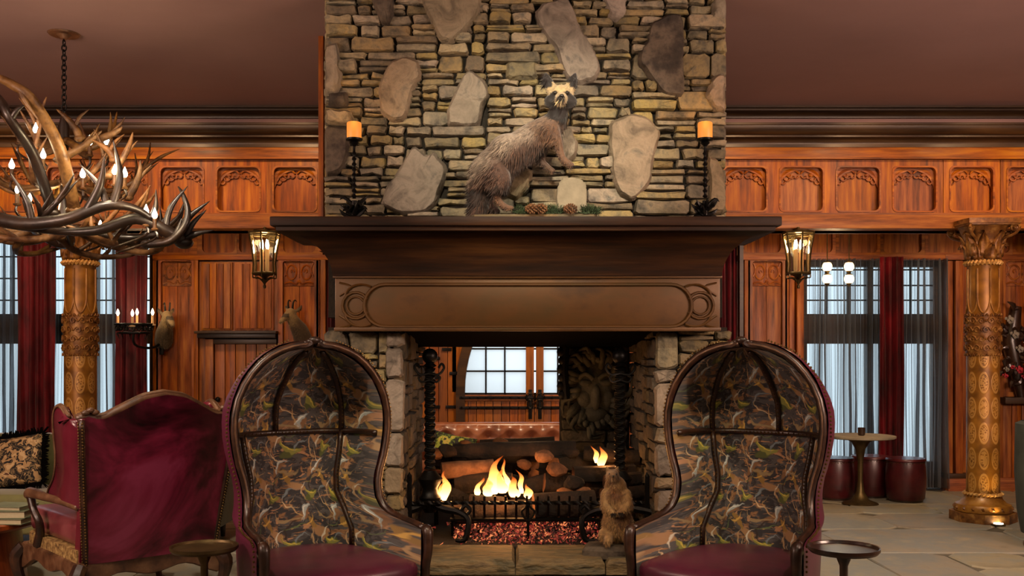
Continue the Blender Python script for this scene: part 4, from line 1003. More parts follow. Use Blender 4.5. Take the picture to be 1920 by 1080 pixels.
# ------------------------------------------------------------------ columns
def column(u, lab):
    d = 8.95; s = FPX/d; zv = lambda v: PZ(v, d); t = thing('column', lab, 'column', (PX(u, d), d, 0), 0, 'gilded columns under the frieze')
    bm = BM(); h = .27
    prism(bm, [(h*cos(R(22.5+45*k))*1.06, h*sin(R(22.5+45*k))*1.06) for k in range(8)], 0, zv(958), fn=lambda a, b, dd: Vector((a, b, dd)))
    build(bm, 'plinth', M['gold_dk'], t, smooth=False)
    bm = BM(); lathe(bm, [(.2, zv(958)), (.245, zv(957)), (.25, zv(950)), (.235, zv(944)), (.20, zv(942)), (.185, zv(938)), (.165, zv(934)), (.155, zv(926))], n=32); build(bm, 'base', M['gold'], t)
    bm = BM(); n = 18
    for k in range(n):
        a = 2*pi*k/n; tube(bm, [(.215*cos(a), .215*sin(a), zv(957)), (.24*cos(a+.08), .24*sin(a+.08), zv(950)), (.21*cos(a+.16), .21*sin(a+.16), zv(944))], [.01, .02, .008], 6)
    build(bm, 'leaf_ring', M['gold_dk'], t)
    def rope(zz, r, w_, name='rope_ring'):
        bm = BM(); N = 28
        for k in range(N):
            a = 2*pi*k/N; tube(bm, [(r*cos(a-.06), r*sin(a-.06), zz-w_), ((r+.012)*cos(a+.03), (r+.012)*sin(a+.03), zz), (r*cos(a+.12), r*sin(a+.12), zz+w_)], [w_*.5, w_*.8, w_*.5], 6)
        lathe(bm, [(r-.01, zz-w_), (r+.005, zz-w_*.6), (r+.005, zz+w_*.6), (r-.01, zz+w_)], n=28); build(bm, name, M['rope'], t)
    rope(zv(925), .155, .014); rope(zv(494), .145, .02)
    bm = BM(); lathe(bm, [(.15, zv(926)), (.142, zv(915)), (.14, zv(660)), (.132, zv(500)), (.12, zv(490))], n=40); build(bm, 'shaft', M['damask'], t)
    # fluted upper shaft: hollows hinted by raised fillets
    bm = BM()
    for k in range(8):
        a = 2*pi*k/8; p = [(.139*cos(a+q), .139*sin(a+q), zz) for q, zz in ((0, zv(505)), (.0, zv(560)), (.18, zv(582)), (.39, zv(588)))]; tube(bm, spline(p, 3), .008, 5)
        p = [(.139*cos(a-q), .139*sin(a-q), zz) for q, zz in ((0, zv(505)), (.0, zv(560)), (.18, zv(582)), (.39, zv(588)))]; tube(bm, spline(p, 3), .008, 5)
    build(bm, 'upper_fillets', M['gold'], t)
    # carved band
    bm = BM(); lathe(bm, [(.14, zv(668)), (.148, zv(664)), (.148, zv(596)), (.14, zv(592))], n=36); rg = random.Random(7)
    def onc(a, zz, r=.152): return Vector((r*cos(a), r*sin(a), zz))
    for row in range(4):
        for k in range(12):
            a = 2*pi*(k+.5*(row % 2))/12; zc = zv(602+row*17); sgn = 1 if (k+row) % 2 else -1
            tube(bm, [onc(a+sgn*.21*(1-j/14)*cos(j*.75), zc+.036*(1-j/14)*sin(j*.75), .152+.004*j/14) for j in range(12)], .0075, 5)
            sphere(bm, onc(a+.26, zc), .013, 6)
    for zz in (zv(593), zv(667)):
        for k in range(24): a = 2*pi*k/24; tube(bm, [onc(a, zz), onc(a+.06, zz+.018), onc(a+.13, zz)], .007, 5)
    build(bm, 'carved_band', M['gold_dk'], t)
    # capital
    cap = BM(); lathe(cap, [(.13, zv(490)), (.14, zv(480)), (.16, zv(455)), (.2, zv(430)), (.24, zv(422))], n=28); cap = build(cap, 'capital', M['gold_dk'], t)
    def leaf(bm, a, z0, z1, r0, r1, w_):
        nseg = 8; rows = []
        for i in range(nseg+1):
            q = i/nseg; zz = z0+(z1-z0)*min(1, q*1.15) - (.05*max(0, q-.8)*5 if q > .8 else 0); r = r0+(r1-r0)*q**2.2+.012
            ww = w_*(sin(min(1, q*1.1+.25)*pi))**.5*(1+.18*(i % 2)) if q < .97 else .004
            row = [Vector((r+dr, e*ww, zz)) for e, dr in ((-1, -.012), (-.4, .008), (0, .0), (.4, .008), (1, -.012))]
            rows.append([bm.verts.new(Matrix.Rotation(a, 3, 'Z') @ v) for v in row])
        for A, B in zip(rows, rows[1:]):
            for k in range(4): bm.faces.new((A[k], A[k+1], B[k+1], B[k]))
    bm = BM()
    for k in range(8): leaf(bm, 2*pi*k/8, zv(488), zv(455), .135, .2, .05)
    for k in range(8): leaf(bm, 2*pi*(k+.5)/8, zv(482), zv(432), .14, .235, .055)
    o = build(bm, 'acanthus_leaves', M['gold_dk'], t); o.parent = cap; md = o.modifiers.new('thick', 'SOLIDIFY'); md.thickness = .008
    for k in range(4):
        a = pi/4+pi/2*k; bm = BM(); c = Vector((.275*cos(a), .275*sin(a), zv(432))); rd = Vector((cos(a), sin(a), 0))
        tube(bm, [c+rd*(.042*(1-j/16))*cos(j*.7)+Vector((0, 0, .042*(1-j/16)*sin(j*.7))) for j in range(14)], .014, 6); tube(bm, spline([c+rd*.04, c+rd*.0+Vector((0, 0, -.05)), c-rd*.1+Vector((0, 0, -.09)), c-rd*.12+Vector((0, 0, -.15))], 4), .014, 6)
        sphere(bm, c, .018, 8); build(bm, 'volute', M['gold_dk'], cap)
    bm = BM(); pts = []
    for k in range(4):
        a0 = pi/4+pi/2*k
        for j in range(6): q = j/6; a = a0+q*pi/2; r = .33-.08*sin(q*pi); pts.append((r*cos(a), r*sin(a)))
    prism(bm, pts, zv(424), zv(415), fn=lambda a, b, dd: Vector((a, b, dd))); prism(bm, [(a*.93, b*.93) for a, b in pts], zv(427), zv(424), fn=lambda a, b, dd: Vector((a, b, dd)))
    build(bm, 'abacus', M['gold_dk'], cap, angle=30)
    return t
def damask():
    m, nt, b = newmat('damask_gilding'); L = nt.links.new; E.nt = nt
    tc = nt.nodes.new('ShaderNodeTexCoord'); sp = nt.nodes.new('ShaderNodeSeparateXYZ'); L(tc.outputs['Object'], sp.inputs[0])
    an = E.m('ARCTAN2', E(sp.outputs[1]), E(sp.outputs[0]))*(8/(2*pi))+8.0; zz = E(sp.outputs[2])*4.35
    row = E.m('FLOOR', zz); p = E.m('FRACT', an+E.m('MODULO', E.m('FLOOR', an*0), 2))-.5; q = E.m('FRACT', zz)-.5
    r = E.m('SQRT', (p*p)*5.6+(q*q)*5.0)
    nz = nt.nodes.new('ShaderNodeTexVoronoi'); nz.inputs['Scale'].default_value = 55; L(tc.outputs['Object'], nz.inputs['Vector'])
    inside = clamp01((1-r)/.08)
    ring = clamp01((.16-E.m('ABSOLUTE', r-.88))/.05)
    det = E.m('GREATER_THAN', E(nz.outputs['Distance']), .42)
    mask = E.m('MAXIMUM', ring*inside, inside*det*E.m('LESS_THAN', r, .68))
    mask = mask*clamp01((1.72-E(sp.outputs[2]))/.25)
    n2 = nt.nodes.new('ShaderNodeTexNoise'); n2.inputs['Scale'].default_value = 9; L(tc.outputs['Object'], n2.inputs['Vector'])
    r1 = nt.nodes.new('ShaderNodeValToRGB'); r1.color_ramp.elements[0].color = hexc('#6a4312'); r1.color_ramp.elements[1].color = hexc('#a06c22'); r1.color_ramp.elements[0].position = .3; r1.color_ramp.elements[1].position = .7; L(n2.outputs['Fac'], r1.inputs[0])
    mx = nt.nodes.new('ShaderNodeMix'); mx.data_type = 'RGBA'; L((mask*.5).v, mx.inputs[0]); L(r1.outputs[0], mx.inputs[6]); mx.inputs[7].default_value = hexc('#dba85a'); L(mx.outputs[2], b.inputs['Base Color'])
    b.inputs['Metallic'].default_value = .2; b.inputs['Roughness'].default_value = .4
    bp = nt.nodes.new('ShaderNodeBump'); bp.inputs['Strength'].default_value = .3; bp.inputs['Distance'].default_value = .004; L(mask.v, bp.inputs['Height']); L(bp.outputs[0], b.inputs['Normal'])
    return m
M['damask'] = damask()
column(151, 'gilded carved column on the left behind the antler chandelier'); column(1843, 'gilded carved column on the right lit from the floor')
for u, lab in ((1872, 'small round floor uplight glowing at the foot of the right column'),):
    p = P(u, 983, 8.72); p.z = 0; bm = BM(); lathe(bm, [(.06, 0.001), (.06, .012), (.045, .016)], n=20); o = build(bm, 'floor_uplight', M['brass'], origin=(0, 0, 0)); o.location = (PX(u, 8.66), 8.66, 0); tag(o, lab, 'floor light')
    bm = BM(); lathe(bm, [(.04, .015), (.04, .02), (.02, .022)], n=16); build(bm, 'lens', M['bulb_wh'], o)
light('SPOT', 'column_uplight', (PX(1868, 8.66), 8.64, .06), 13, (1, .62, .24), (PX(1845, 8.95), 8.86, 1.2), size=.03, angle=80, blend=.8)
light('SPOT', 'column_uplight', (PX(140, 8.66), 8.62, .06), 13, (1, .62, .24), (PX(150, 8.95), 8.86, 1.2), size=.03, angle=80, blend=.8)

# ------------------------------------------------------------------ hooded porter's chairs
WT = [(0.0, 0.3952), (0.5, 0.416), (0.62, 0.416), (0.645, 0.3952), (0.68, 0.3692), (0.73, 0.3536), (0.8, 0.3484), (0.87, 0.3588), (0.96, 0.3869), (1.06, 0.4056), (1.14, 0.4129), (1.22, 0.4077), (1.3, 0.3869), (1.38, 0.3463), (1.45, 0.2891), (1.5, 0.2236), (1.535, 0.1508), (1.553, 0.078), (1.56, 0.0)]
FT = [(0, -.44), (.62, -.44), (.635, -.36), (.645, -.22), (.66, -.12), (.69, -.06), (.74, -.025), (.82, -.005), (.9, 0), (2, 0)]
DT = [(.3, .32), (.9, .37), (1.1, .39), (1.25, .375), (1.35, .335), (1.42, .28), (1.48, .23), (1.52, .15), (1.55, .07), (1.56, .02)]
def smooth_tab(tab, x): return (interp(tab, x-.012)+interp(tab, x)+interp(tab, x+.012))/3 if .45 < x < 1.5 else interp(tab, x)
def shellp(zz, th, off=0.0):
    W = max(0, interp(WT, zz)); F = interp(FT, zz); D = interp(DT, zz); c, s = cos(th), sin(th)
    ex = .72 if zz < 1.25 else .72+.28*min(1, (zz-1.25)/.25)
    x = -(W+off)*math.copysign(abs(c)**ex, c); y = F+(D+off-F)*abs(s)**(ex if F > -.1 else .85)
    return Vector((x, y, zz+off*.8*max(0, (zz-1.2)/.36)))
ZS = [.30, .36, .42, .46, .50, .56, .60, .62, .628, .636, .642, .65, .66, .675, .69, .71, .74, .78, .82, .87, .92, 1.0, 1.08, 1.16, 1.22, 1.28, 1.33, 1.38, 1.42, 1.46, 1.49, 1.515, 1.535, 1.55, 1.56]
def porter(name, label, loc, rotz, inner):
    t = thing(name, label, 'armchair', loc, rotz, 'hooded porter chairs by the hearth')
    NT = 40
    def shell(off, mname, m, z0=0):
        bm = BM(); uvl = bm.loops.layers.uv.new('UVMap'); rows = []; uvs = []
        for zz in ZS[z0:]:
            rows.append([bm.verts.new(shellp(zz, pi*k/NT, off)) for k in range(NT+1)])
            uvs.append([( -(cos(pi*k/NT))*.62+.3, zz) for k in range(NT+1)])
        for i in range(len(rows)-1):
            for k in range(NT):
                f = bm.faces.new((rows[i][k], rows[i][k+1], rows[i+1][k+1], rows[i+1][k]))
                for lp, uv in zip(f.loops, (uvs[i][k], uvs[i][k+1], uvs[i+1][k+1], uvs[i+1][k])): lp[uvl].uv = uv
        return build(bm, mname, m, t, angle=180)
    shell(-.012, 'lining', M['bird']); shell(.035, 'outer_shell', M['plum'])
    # show-wood frame along the opening
    for sgn, th in ((1, 0.0), (-1, pi)):
        pts = [shellp(zz, th, .012)+Vector((0, -.012, 0)) for zz in [1.56, 1.555, 1.545, 1.525, 1.50, 1.46, 1.41, 1.35, 1.28, 1.20, 1.12, 1.04, .96, .89, .83, .78, .74, .71, .69, .675, .66, .65, .642, .636, .628, .622]]
        bm = BM(); tube(bm, pts, [.019]*len(pts), 10); build(bm, 'frame', M['chairwood'], t, angle=180)
        bm = BM(); q = shellp(1.0, th); tube(bm, [p+Vector((0, -.014, 0)) for p in pts], .007, 6); build(bm, 'frame_bead', M['chairwood_lt'], t, angle=180)
        tip = pts[-1]
        bm = BM(); tube(bm, spline([tip, tip+Vector((0, -.03, -.01)), tip+Vector((0, -.035, -.1)), tip+Vector((0, -.01, -.2)), tip+Vector((0, -.01, -.32))], 4), lerp_list([.022, .028, .024, .021, .024], 17), 10); build(bm, 'arm_post', M['chairwood'], t)
        bm = BM(); side = Vector((.03 if sgn < 0 else -.03, 0, 0))
        pp = [shellp(zz, th, .045)+Vector((0, .012, 0)) for zz in [1.55, 1.5, 1.44, 1.36, 1.28, 1.2, 1.1, 1.0, .9, .82, .76, .71, .68, .66, .645, .635, .62, .55, .48, .38]]
        L = 0; prev = pp[0]; acc = 0
        for a, b in zip(pp, pp[1:]):
            n = max(1, int((b-a).length/.018))
            for k in range(n): sphere(bm, a+(b-a)*k/n, .0065, 5)
        build(bm, 'nailheads', M['nail'], t)['kind'] = 'stuff'
    # crest carving
    bm = BM(); c = shellp(1.56, pi/2)+Vector((0, -.02, 0)); c = Vector((0, -.02, 1.575))
    sphere(bm, c+Vector((0, 0, .012)), .026, 10, (1.3, .7, .8))
    for s in (-1, 1):
        for k in range(3): sphere(bm, c+Vector((s*(.028+.022*k), 0, .004-.006*k)), .017-.003*k, 8, (1.2, .7, .9))
        tube(bm, spline([c+Vector((s*.02, 0, -.0)), c+Vector((s*.05, -.005, -.018)), c+Vector((s*.10, 0, -.022)), c+Vector((s*.13, 0, -.04))], 4), lerp_list([.014, .012, .009, .004], 13), 6)
    build(bm, 'crest', M['chairwood'], t)
    # seams with nails on the lining
    def seam(pts, nm='seam_band', r=.016):
        bm = BM(); tube(bm, pts, r, 6); o = build(bm, nm, M['chairwood'], t, angle=180)
        bm = BM()
        for a, b in zip(pts, pts[1:]):
            n = max(1, int((b-a).length/.02))
            for k in range(n): sphere(bm, a+(b-a)*k/n+Vector((0, -r, 0)), .0045, 4)
        build(bm, 'seam_nails', M['nail'], o)['kind'] = 'stuff'
    seam([shellp(1.08, pi*k/40, -.018) for k in range(1, 40)])
    for th in (R(50), R(130)): seam([shellp(zz, th, -.018) for zz in [.45, .55, .65, .75, .85, .95, 1.02, 1.08]])
    for th in ((R(130), R(84)) if inner > 0 else (R(50), R(96))): seam([shellp(zz, th, -.018) for zz in [1.08, 1.15, 1.24, 1.32, 1.38, 1.43, 1.47, 1.5, 1.52, 1.54]])
    # seat, apron, legs
    bm = BM(); out = [shellp(.45, pi*k/24, -.03) for k in range(25)]
    poly = [(p.x, p.y) for p in out]+[(.33, -.48), (.23, -.515), (0, -.53), (-.23, -.515), (-.33, -.48)]
    cxx = 0; rings = []
    for zz, k in ((.37, .96), (.39, 1), (.43, 1.0), (.452, .975), (.466, .9), (.474, .7), (.478, .4)):
        rings.append([bm.verts.new((a*k, (b+.05)*k-.05, zz)) for a, b in poly])
    for A, B in zip(rings, rings[1:]):
        for i in range(len(poly)): bm.faces.new((A[i], A[(i+1) % len(poly)], B[(i+1) % len(poly)], B[i]))
    bm.faces.new(rings[0][::-1]); bm.faces.new(rings[-1]); build(bm, 'seat', M['plum'], t, angle=60)
    bm = BM(); out = [shellp(.40, pi*k/24, .01) for k in range(25)]; pl = [(p.x, p.y) for p in out]
    prism(bm, pl, .27, .36, fn=lambda a, b, dd: Vector((a, b, dd))); build(bm, 'seat_rail', M['chairwood'], t, angle=30)
    for x, y in ((-.35, -.39), (.35, -.39), (-.27, .26), (.27, .26)):
        sx = 1 if x > 0 else -1; sy = -1 if y < 0 else 1; bm = BM()
        tube(bm, spline([(x, y, .31), (x+sx*.025, y+sy*.025, .24), (x+sx*.01, y+sy*.01, .12), (x-sx*.005, y-sy*.005, .05), (x+sx*.02, y+sy*.02, .0)], 4), lerp_list([.035, .04, .026, .018, .026], 17), 8); build(bm, 'leg', M['chairwood'], t)
    return t
s52 = 5.12
porter('hooded_armchair', 'hooded porter chair with bird-print lining standing left of the hearth', (PX(588, s52), s52, 0), R(33), 1)
porter('hooded_armchair', 'hooded porter chair with bird-print lining standing right of the hearth', (PX(1392, s52), s52, 0), R(-33), -1)

# ------------------------------------------------------------------ maroon wing chair seen from behind
def wingchair():
    rz = R(223); t = thing('wing_armchair', 'maroon leather wing armchair turned away, at the left foreground', 'armchair', (PX(288, 5.55)-.27, 5.86, 0), rz)
    ZB = .36
    lean = lambda zz: .33+(zz-ZB)*.19
    W = lambda zz: interp([(ZB, .37), (.8, .415), (1.2, .45)], zz)
    topz = lambda x: interp([(0, 1.288), (.10, 1.27), (.2, 1.215), (.28, 1.168), (.32, 1.16), (.37, 1.18), (.41, 1.16)], abs(x)*.91)
    # outside back
    def backsurf(y_off, inset=0):
        bm = BM(); rows = []; nz, nx = 16, 22
        for j in range(nz+1):
            row = []
            for i in range(nx+1):
                s = -1+2*i/nx; q = j/nz
                x = s*(W(ZB+q*.8)-inset); zt = topz(x)-inset; zz = ZB+(zt-ZB)*q
                y = lean(zz)+y_off-.035*(s*s)*q + (.018*cos(s*pi/2) if y_off > 0 else 0)
                row.append(bm.verts.new((x, y, zz)))
            rows.append(row)
        for A, B in zip(rows, rows[1:]):
            for i in range(nx): bm.faces.new((A[i], A[i+1], B[i+1], B[i]))
        return bm
    bm = backsurf(.045); o = build(bm, 'back', M['hide'], t, angle=180)
    bm = backsurf(-.04, .01); build(bm, 'backrest', M['maroon'], t, angle=180)
    # crest rail
    pts = [Vector((x, lean(topz(x))-.035*(x/.45)**2, topz(x))) for x in [-.45+.9*k/36 for k in range(37)]]
    bm = BM(); tube(bm, pts, .03, 10); tube(bm, [p+Vector((0, .03, -.018)) for p in pts], .009, 6); tube(bm, [p+Vector((0, .018, .018)) for p in pts], .008, 6)
    for s in (-1, 1):
        for k in range(3): sphere(bm, (s*(.37+.025*k), lean(1.18)+.01, 1.2+.012*(1-abs(k-1))), .02, 8, (1.2, 1, .8))
    build(bm, 'crest_rail', M['chairwood_lt'], t, angle=180)
    # side edge beading with nails
    for s in (-1, 1):
        zz = [ZB+(1.16-ZB)*k/16 for k in range(17)]; p2 = [Vector((s*W(q), lean(q)+.03, q)) for q in zz]
        bm = BM(); tube(bm, p2, .017, 8); build(bm, 'side_post', M['chairwood'], t, angle=180)
        bm = BM()
        for a, b in zip(p2, p2[1:]):
            for k in range(3): sphere(bm, a+(b-a)*k/3+Vector((s*.004, .018, 0)), .006, 5); sphere(bm, a+(b-a)*k/3+Vector((s*.019, .0, 0)), .006, 5)
        build(bm, 'nailheads', M['nail'], t)['kind'] = 'stuff'
        # wing
        yb = lambda q: lean(q)+.02
        front = [(1.165, .30), (1.20, .25), (1.225, .19), (1.21, .13), (1.16, .10), (1.08, .085), (.96, .085), (.87, .06), (.80, .01), (.74, -.07), (.705, -.10)]
        bm = BM(); rows = []
        fine = spline([Vector((0, y, z_)) for z_, y in front], 3)
        A = [bm.verts.new((s*(W(min(1.17, p.z))+.02*0+.02*(1-(p.y+.1)/.5)), p.y, p.z)) for p in fine]
        zbk = [1.165-(1.165-.66)*k/(len(fine)-1) for k in range(len(fine))]
        B = [bm.verts.new((s*W(q), yb(q), q)) for q in zbk]; Cc = [bm.verts.new((a.co+b.co)/2+Vector((s*.02, 0, 0))) for a, b in zip(A, B)]
        for i in range(len(A)-1):
            bm.faces.new((A[i], A[i+1], Cc[i+1], Cc[i])); bm.faces.new((Cc[i], Cc[i+1], B[i+1], B[i]))
        o = build(bm, 'wing', M['maroon'], t, angle=180); md = o.modifiers.new('thick', 'SOLIDIFY'); md.thickness = .05; md.offset = -1 if s < 0 else -1
        path = [Vector((s*(W(min(1.17, p.z))+.02*(1-(p.y+.1)/.5)-.012), p.y-.004, p.z)) for p in fine]
        bm = BM(); tube(bm, path, .017, 8); tube(bm, [p+Vector((s*.016, .012, 0)) for p in path], .006, 5); build(bm, 'wing_frame', M['chairwood_lt'], t, angle=180)
        # arm and its curved post
        bm = BM(); x = s*.40; apts = spline([(s*.40, .33, .67), (s*.42, .16, .685), (s*.45, -.02, .695), (s*.46, -.18, .70), (s*.46, -.30, .695), (s*.46, -.34, .675)], 5)
        tube(bm, apts, lerp_list([.018, .02, .024, .03, .034, .02], len(apts)), 10); sphere(bm, (s*.46, -.32, .685), .034, 12, (.9, 1, .9)); build(bm, 'arm_rail', M['chairwood_lt'], t, angle=180)
        bm = BM(); cp = spline([(s*.46, -.29, .68), (s*.455, -.25, .6), (s*.44, -.2, .53), (s*.42, -.25, .45), (s*.415, -.3, .38)], 5); tube(bm, cp, lerp_list([.026, .022, .024, .026, .03], len(cp)), 8); build(bm, 'arm_post', M['chairwood'], t, angle=180)
        bm = BM(); prism(bm, [(.34, .34), (.38, .67), (.31, .665), (.26, .34)], s*.37, s*.40, fn=lambda a, b, dd: Vector((dd, a, b))); build(bm, 'side_panel', M['maroon'], t)
    # seat cushion
    bm = BM(); box(bm, -.385, .385, -.58, .31, .435, .585, .05); build(bm, 'seat_cushion', M['rose'], t, angle=60)
    bm = BM(); 
    pl = [(-.41, .33), (-.41, -.48), (-.37, -.55), (-.16, -.59), (.16, -.59), (.37, -.55), (.41, -.48), (.41, .33)]
    prism(bm, pl, .355, .435, fn=lambda a, b, dd: Vector((a, b, dd))); build(bm, 'seat_band', M['brocade'], t, angle=30)
    # carved apron
    bm = BM()
    def apron(p0, p1):
        p0, p1 = Vector(p0), Vector(p1); n = 16
        for k in range(n):
            q0, q1 = k/n, (k+1)/n
            dz = lambda q: .05*(abs(2*q-1)**2)+.022*cos(q*4*pi)
            a, b = p0+(p1-p0)*q0, p0+(p1-p0)*q1
            za, zb2 = .36-.075-dz(q0), .36-.075-dz(q1)
            nn = (p1-p0).cross(Vector((0, 0, 1))).normalized()*.016
            vs = [bm.verts.new(p) for p in ((a.x+nn.x, a.y+nn.y, .36), (b.x+nn.x, b.y+nn.y, .36), (b.x+nn.x, b.y+nn.y, zb2), (a.x+nn.x, a.y+nn.y, za), (a.x-nn.x, a.y-nn.y, .36), (b.x-nn.x, b.y-nn.y, .36), (b.x-nn.x, b.y-nn.y, zb2), (a.x-nn.x, a.y-nn.y, za))]
            for f in ((0, 1, 2, 3), (7, 6, 5, 4), (3, 2, 6, 7), (0, 4, 5, 1)): bm.faces.new([vs[i] for i in f])
        tube(bm, [p0+(p1-p0)*(k/n)+Vector((0, 0, .36-.07-(.05*(abs(2*k/n-1)**2)+.022*cos(k/n*4*pi)))) for k in range(n+1)], .013, 6)
        tube(bm, [p0+Vector((0, 0, .357)), p1+Vector((0, 0, .357))], .014, 6)
    cs = [(-.40, .36, 0), (-.42, -.54, 0), (.42, -.54, 0), (.40, .36, 0)]
    for a, b in zip(cs, cs[1:]+cs[:1]): apron(a, b)
    build(bm, 'apron', M['chairwood_lt'], t, angle=50)
    for x, y, _ in cs:
        sx = 1 if x > 0 else -1; sy = 1 if y > 0 else -1; bm = BM(); lp = spline([(x, y, .345), (x+sx*.035, y+sy*.03, .28), (x+sx*.03, y+sy*.02, .19), (x, y, .09), (x+sx*.01, y+sy*.01, .03), (x+sx*.035, y+sy*.03, .0)], 4)
        tube(bm, lp, lerp_list([.04, .045, .034, .022, .02, .028], len(lp)), 8); build(bm, 'leg', M['chairwood'], t)
    return t
M['rose'] = mat('dusty_rose_leather', ['#5a2228', '#76363c', '#84464a'], .34, nscale=4, bump=.15, bscale=12, bdist=.01, coat=.3)
M['brocade'] = mat('gold_brocade', ['#4a331c', '#8f7243', '#c0a468'], .6, nscale=38, detail=3, bump=.5, bscale=60, bdist=.004)
wingchair()

# ------------------------------------------------------------------ side tables
def side_table(loc, h, r, m, lab, name='side_table'):
    t = thing(name, lab, 'side table', (loc[0], loc[1], 0))
    bm = BM(); lathe(bm, [(.02, h-.022), (r*.93, h-.02), (r, h-.008), (r*1.0, h+.006), (r*.96, h+.004), (r*.93, h-.006), (.01, h-.006)], n=44); build(bm, 'tray_top', M[m], t)
    bm = BM(); lathe(bm, [(.032, h-.03), (.03, h-.05), (.018, h-.08), (.016, h*.5), (.02, h*.35), (.017, .06), (.03, .03), (.05, .022)], n=18); build(bm, 'stem', M[m], t)
    bm = BM(); lathe(bm, [(r*.75, 0), (r*.75, .012), (r*.5, .022), (.03, .035)], n=36); build(bm, 'foot', M[m], t); return t
side_table((PX(383, 4.6), 4.6), PZ(1025, 4.6), .157, 'brass', 'small round brass tray table between the maroon wing chair and the left hooded chair')
side_table((PX(1582, 4.3), 4.3), PZ(1027, 4.3), .154, 'darkwood', 'small round dark wood table beside the right hooded chair')

# ------------------------------------------------------------------ olive sofa, cushion, coffee table, books
def sofa():
    X1 = -2.32; X0 = -5.2; y0, y1 = 7.4, 8.25; zt = .86
    t = thing('olive_sofa', 'olive green velvet sofa behind the maroon wing chair', 'sofa', ((X0+X1)/2, (y0+y1)/2, 0))
    bm = BM(); box(bm, X0, X1-.02, y1-.2, y1, .14, zt, .04); build(bm, 'backrest', M['olive'], t, world=True, angle=60)
    bm = BM(); box(bm, X1-.15, X1, y0+.02, y1-.02, .14, zt-.17, .012); box(bm, X1-.17, X1+.012, y0, y1-.02, zt-.17, zt, .05); build(bm, 'arm', M['olive'], t, world=True, angle=60)
    bm = BM(); box(bm, X0, X0+.15, y0, y1, .14, zt, .03); build(bm, 'arm', M['olive'], t, world=True, angle=60)
    bm = BM(); box(bm, X0+.1, X1-.1, y0+.03, y1-.1, .14, .30, .02); build(bm, 'seat_base', M['olive'], t, world=True, angle=60)
    for k in range(3):
        w_ = (X1-X0-.34)/3; a = X0+.16+w_*k; bm = BM(); box(bm, a+.005, a+w_-.005, y0+.0, y1-.2, .30, .45, .045); build(bm, 'seat_cushion', M['olive'], t, world=True, angle=60)
    for x in (X0+.1, X1-.1):
        for y in (y0+.1, y1-.1): bm = BM(); tube(bm, [(x, y, .15), (x, y, 0)], [.03, .018], 10); build(bm, 'leg', M['darkwood'], t, world=True)
    return t
sofa()
def pillow(bm, c, w_, h, th, M3, n=12):
    rows = []
    for sgn in (1, -1):
        rr = []
        for j in range(n+1):
            row = []
            for i in range(n+1):
                a, b = -1+2*i/n, -1+2*j/n; k = (1-abs(a)**2.5)*(1-abs(b)**2.5); sh = 1-.06*(1-abs(a*b))
                v = Vector((a*w_/2*sh, sgn*th*k**.5 if k > 0 else 0, b*h/2*sh)); row.append(bm.verts.new(Vector(c)+M3 @ v))
            rr.append(row)
        for j in range(n):
            for i in range(n):
                q = (rr[j][i], rr[j][i+1], rr[j+1][i+1], rr[j+1][i]); bm.faces.new(q if sgn < 0 else q[::-1])
    bmesh.ops.remove_doubles(bm, verts=bm.verts, dist=.0005)
def fig_fabric(name, cols, sc, seed):
    m, nt, b = newmat(name); L = nt.links.new; tc = nt.nodes.new('ShaderNodeTexCoord'); nz = nt.nodes.new('ShaderNodeTexNoise'); nz.inputs['Scale'].default_value = sc; nz.inputs['Detail'].default_value = 2; nz.inputs['Distortion'].default_value = .8
    mp = nt.nodes.new('ShaderNodeMapping'); mp.inputs['Location'].default_value = (seed, 0, 0); L(tc.outputs['Object'], mp.inputs[0]); L(mp.outputs[0], nz.inputs['Vector'])
    rp = nt.nodes.new('ShaderNodeValToRGB'); cr = rp.color_ramp; cr.interpolation = 'CONSTANT'
    ps = [0, .40, .45, .52, .60, .68]
    while len(cr.elements) < len(cols): cr.elements.new(.5)
    for i, c in enumerate(cols): cr.elements[i].position = ps[i]; cr.elements[i].color = hexc(c)
    L(nz.outputs['Fac'], rp.inputs[0]); L(rp.outputs[0], b.inputs['Base Color']); b.inputs['Roughness'].default_value = .8; return m
M['tapestry'] = fig_fabric('tapestry_print', ['#14110f', '#7c6a48', '#14110f', '#a8895c', '#c2a678', '#54301f'], 15, 2)
t = thing('fringed_cushion', 'black and tan patterned cushion with dark fringe on the olive sofa', 'cushion', P(30, 908, 7.75))
c = P(28, 865, 7.82); Mt = Matrix.Rotation(R(-8), 3, 'Y') @ Matrix.Rotation(R(-18), 3, 'X')
bm = BM(); pillow(bm, c, .46, .42, .075, Mt); build(bm, 'pad', M['tapestry'], t, world=True, angle=180)
bm = BM(); rg = random.Random(2)
for e in range(4):
    for k in range(46):
        q = -1+2*k/45; a, b = ((q, 1), (1, q), (q, -1), (-1, q))[e]; p = Vector(c)+Mt @ Vector((a*.23, 0, b*.21)); dr = Mt @ Vector(((a if abs(a) == 1 else 0)*.04+rg.uniform(-.01, .01), rg.uniform(-.012, .012), (b if abs(b) == 1 else 0)*.04+rg.uniform(-.008, .008)))
        tube(bm, [p-dr*.3, p+dr], [.009, .004], 4)
build(bm, 'fringe', M['soot'], t, world=True)['kind'] = 'stuff'
t = thing('coffee_table', 'reddish wood low table at the far left edge, under the books', 'coffee table', (PX(-90, 6.3), 6.3, 0))
zt = PZ(972, 6.3); bm = BM(); lathe(bm, [(.52, zt-.05), (.55, zt-.03), (.55, zt-.006), (.53, zt), (.01, zt)], (PX(-90, 6.3), 6.3, 0), 48); build(bm, 'table_top', M['redwood'], t, world=True)
bm = BM(); lathe(bm, [(.42, .02), (.44, .04), (.40, zt-.05)], (PX(-90, 6.3), 6.3, 0), 40); build(bm, 'drum_base', M['redwood'], t, world=True)
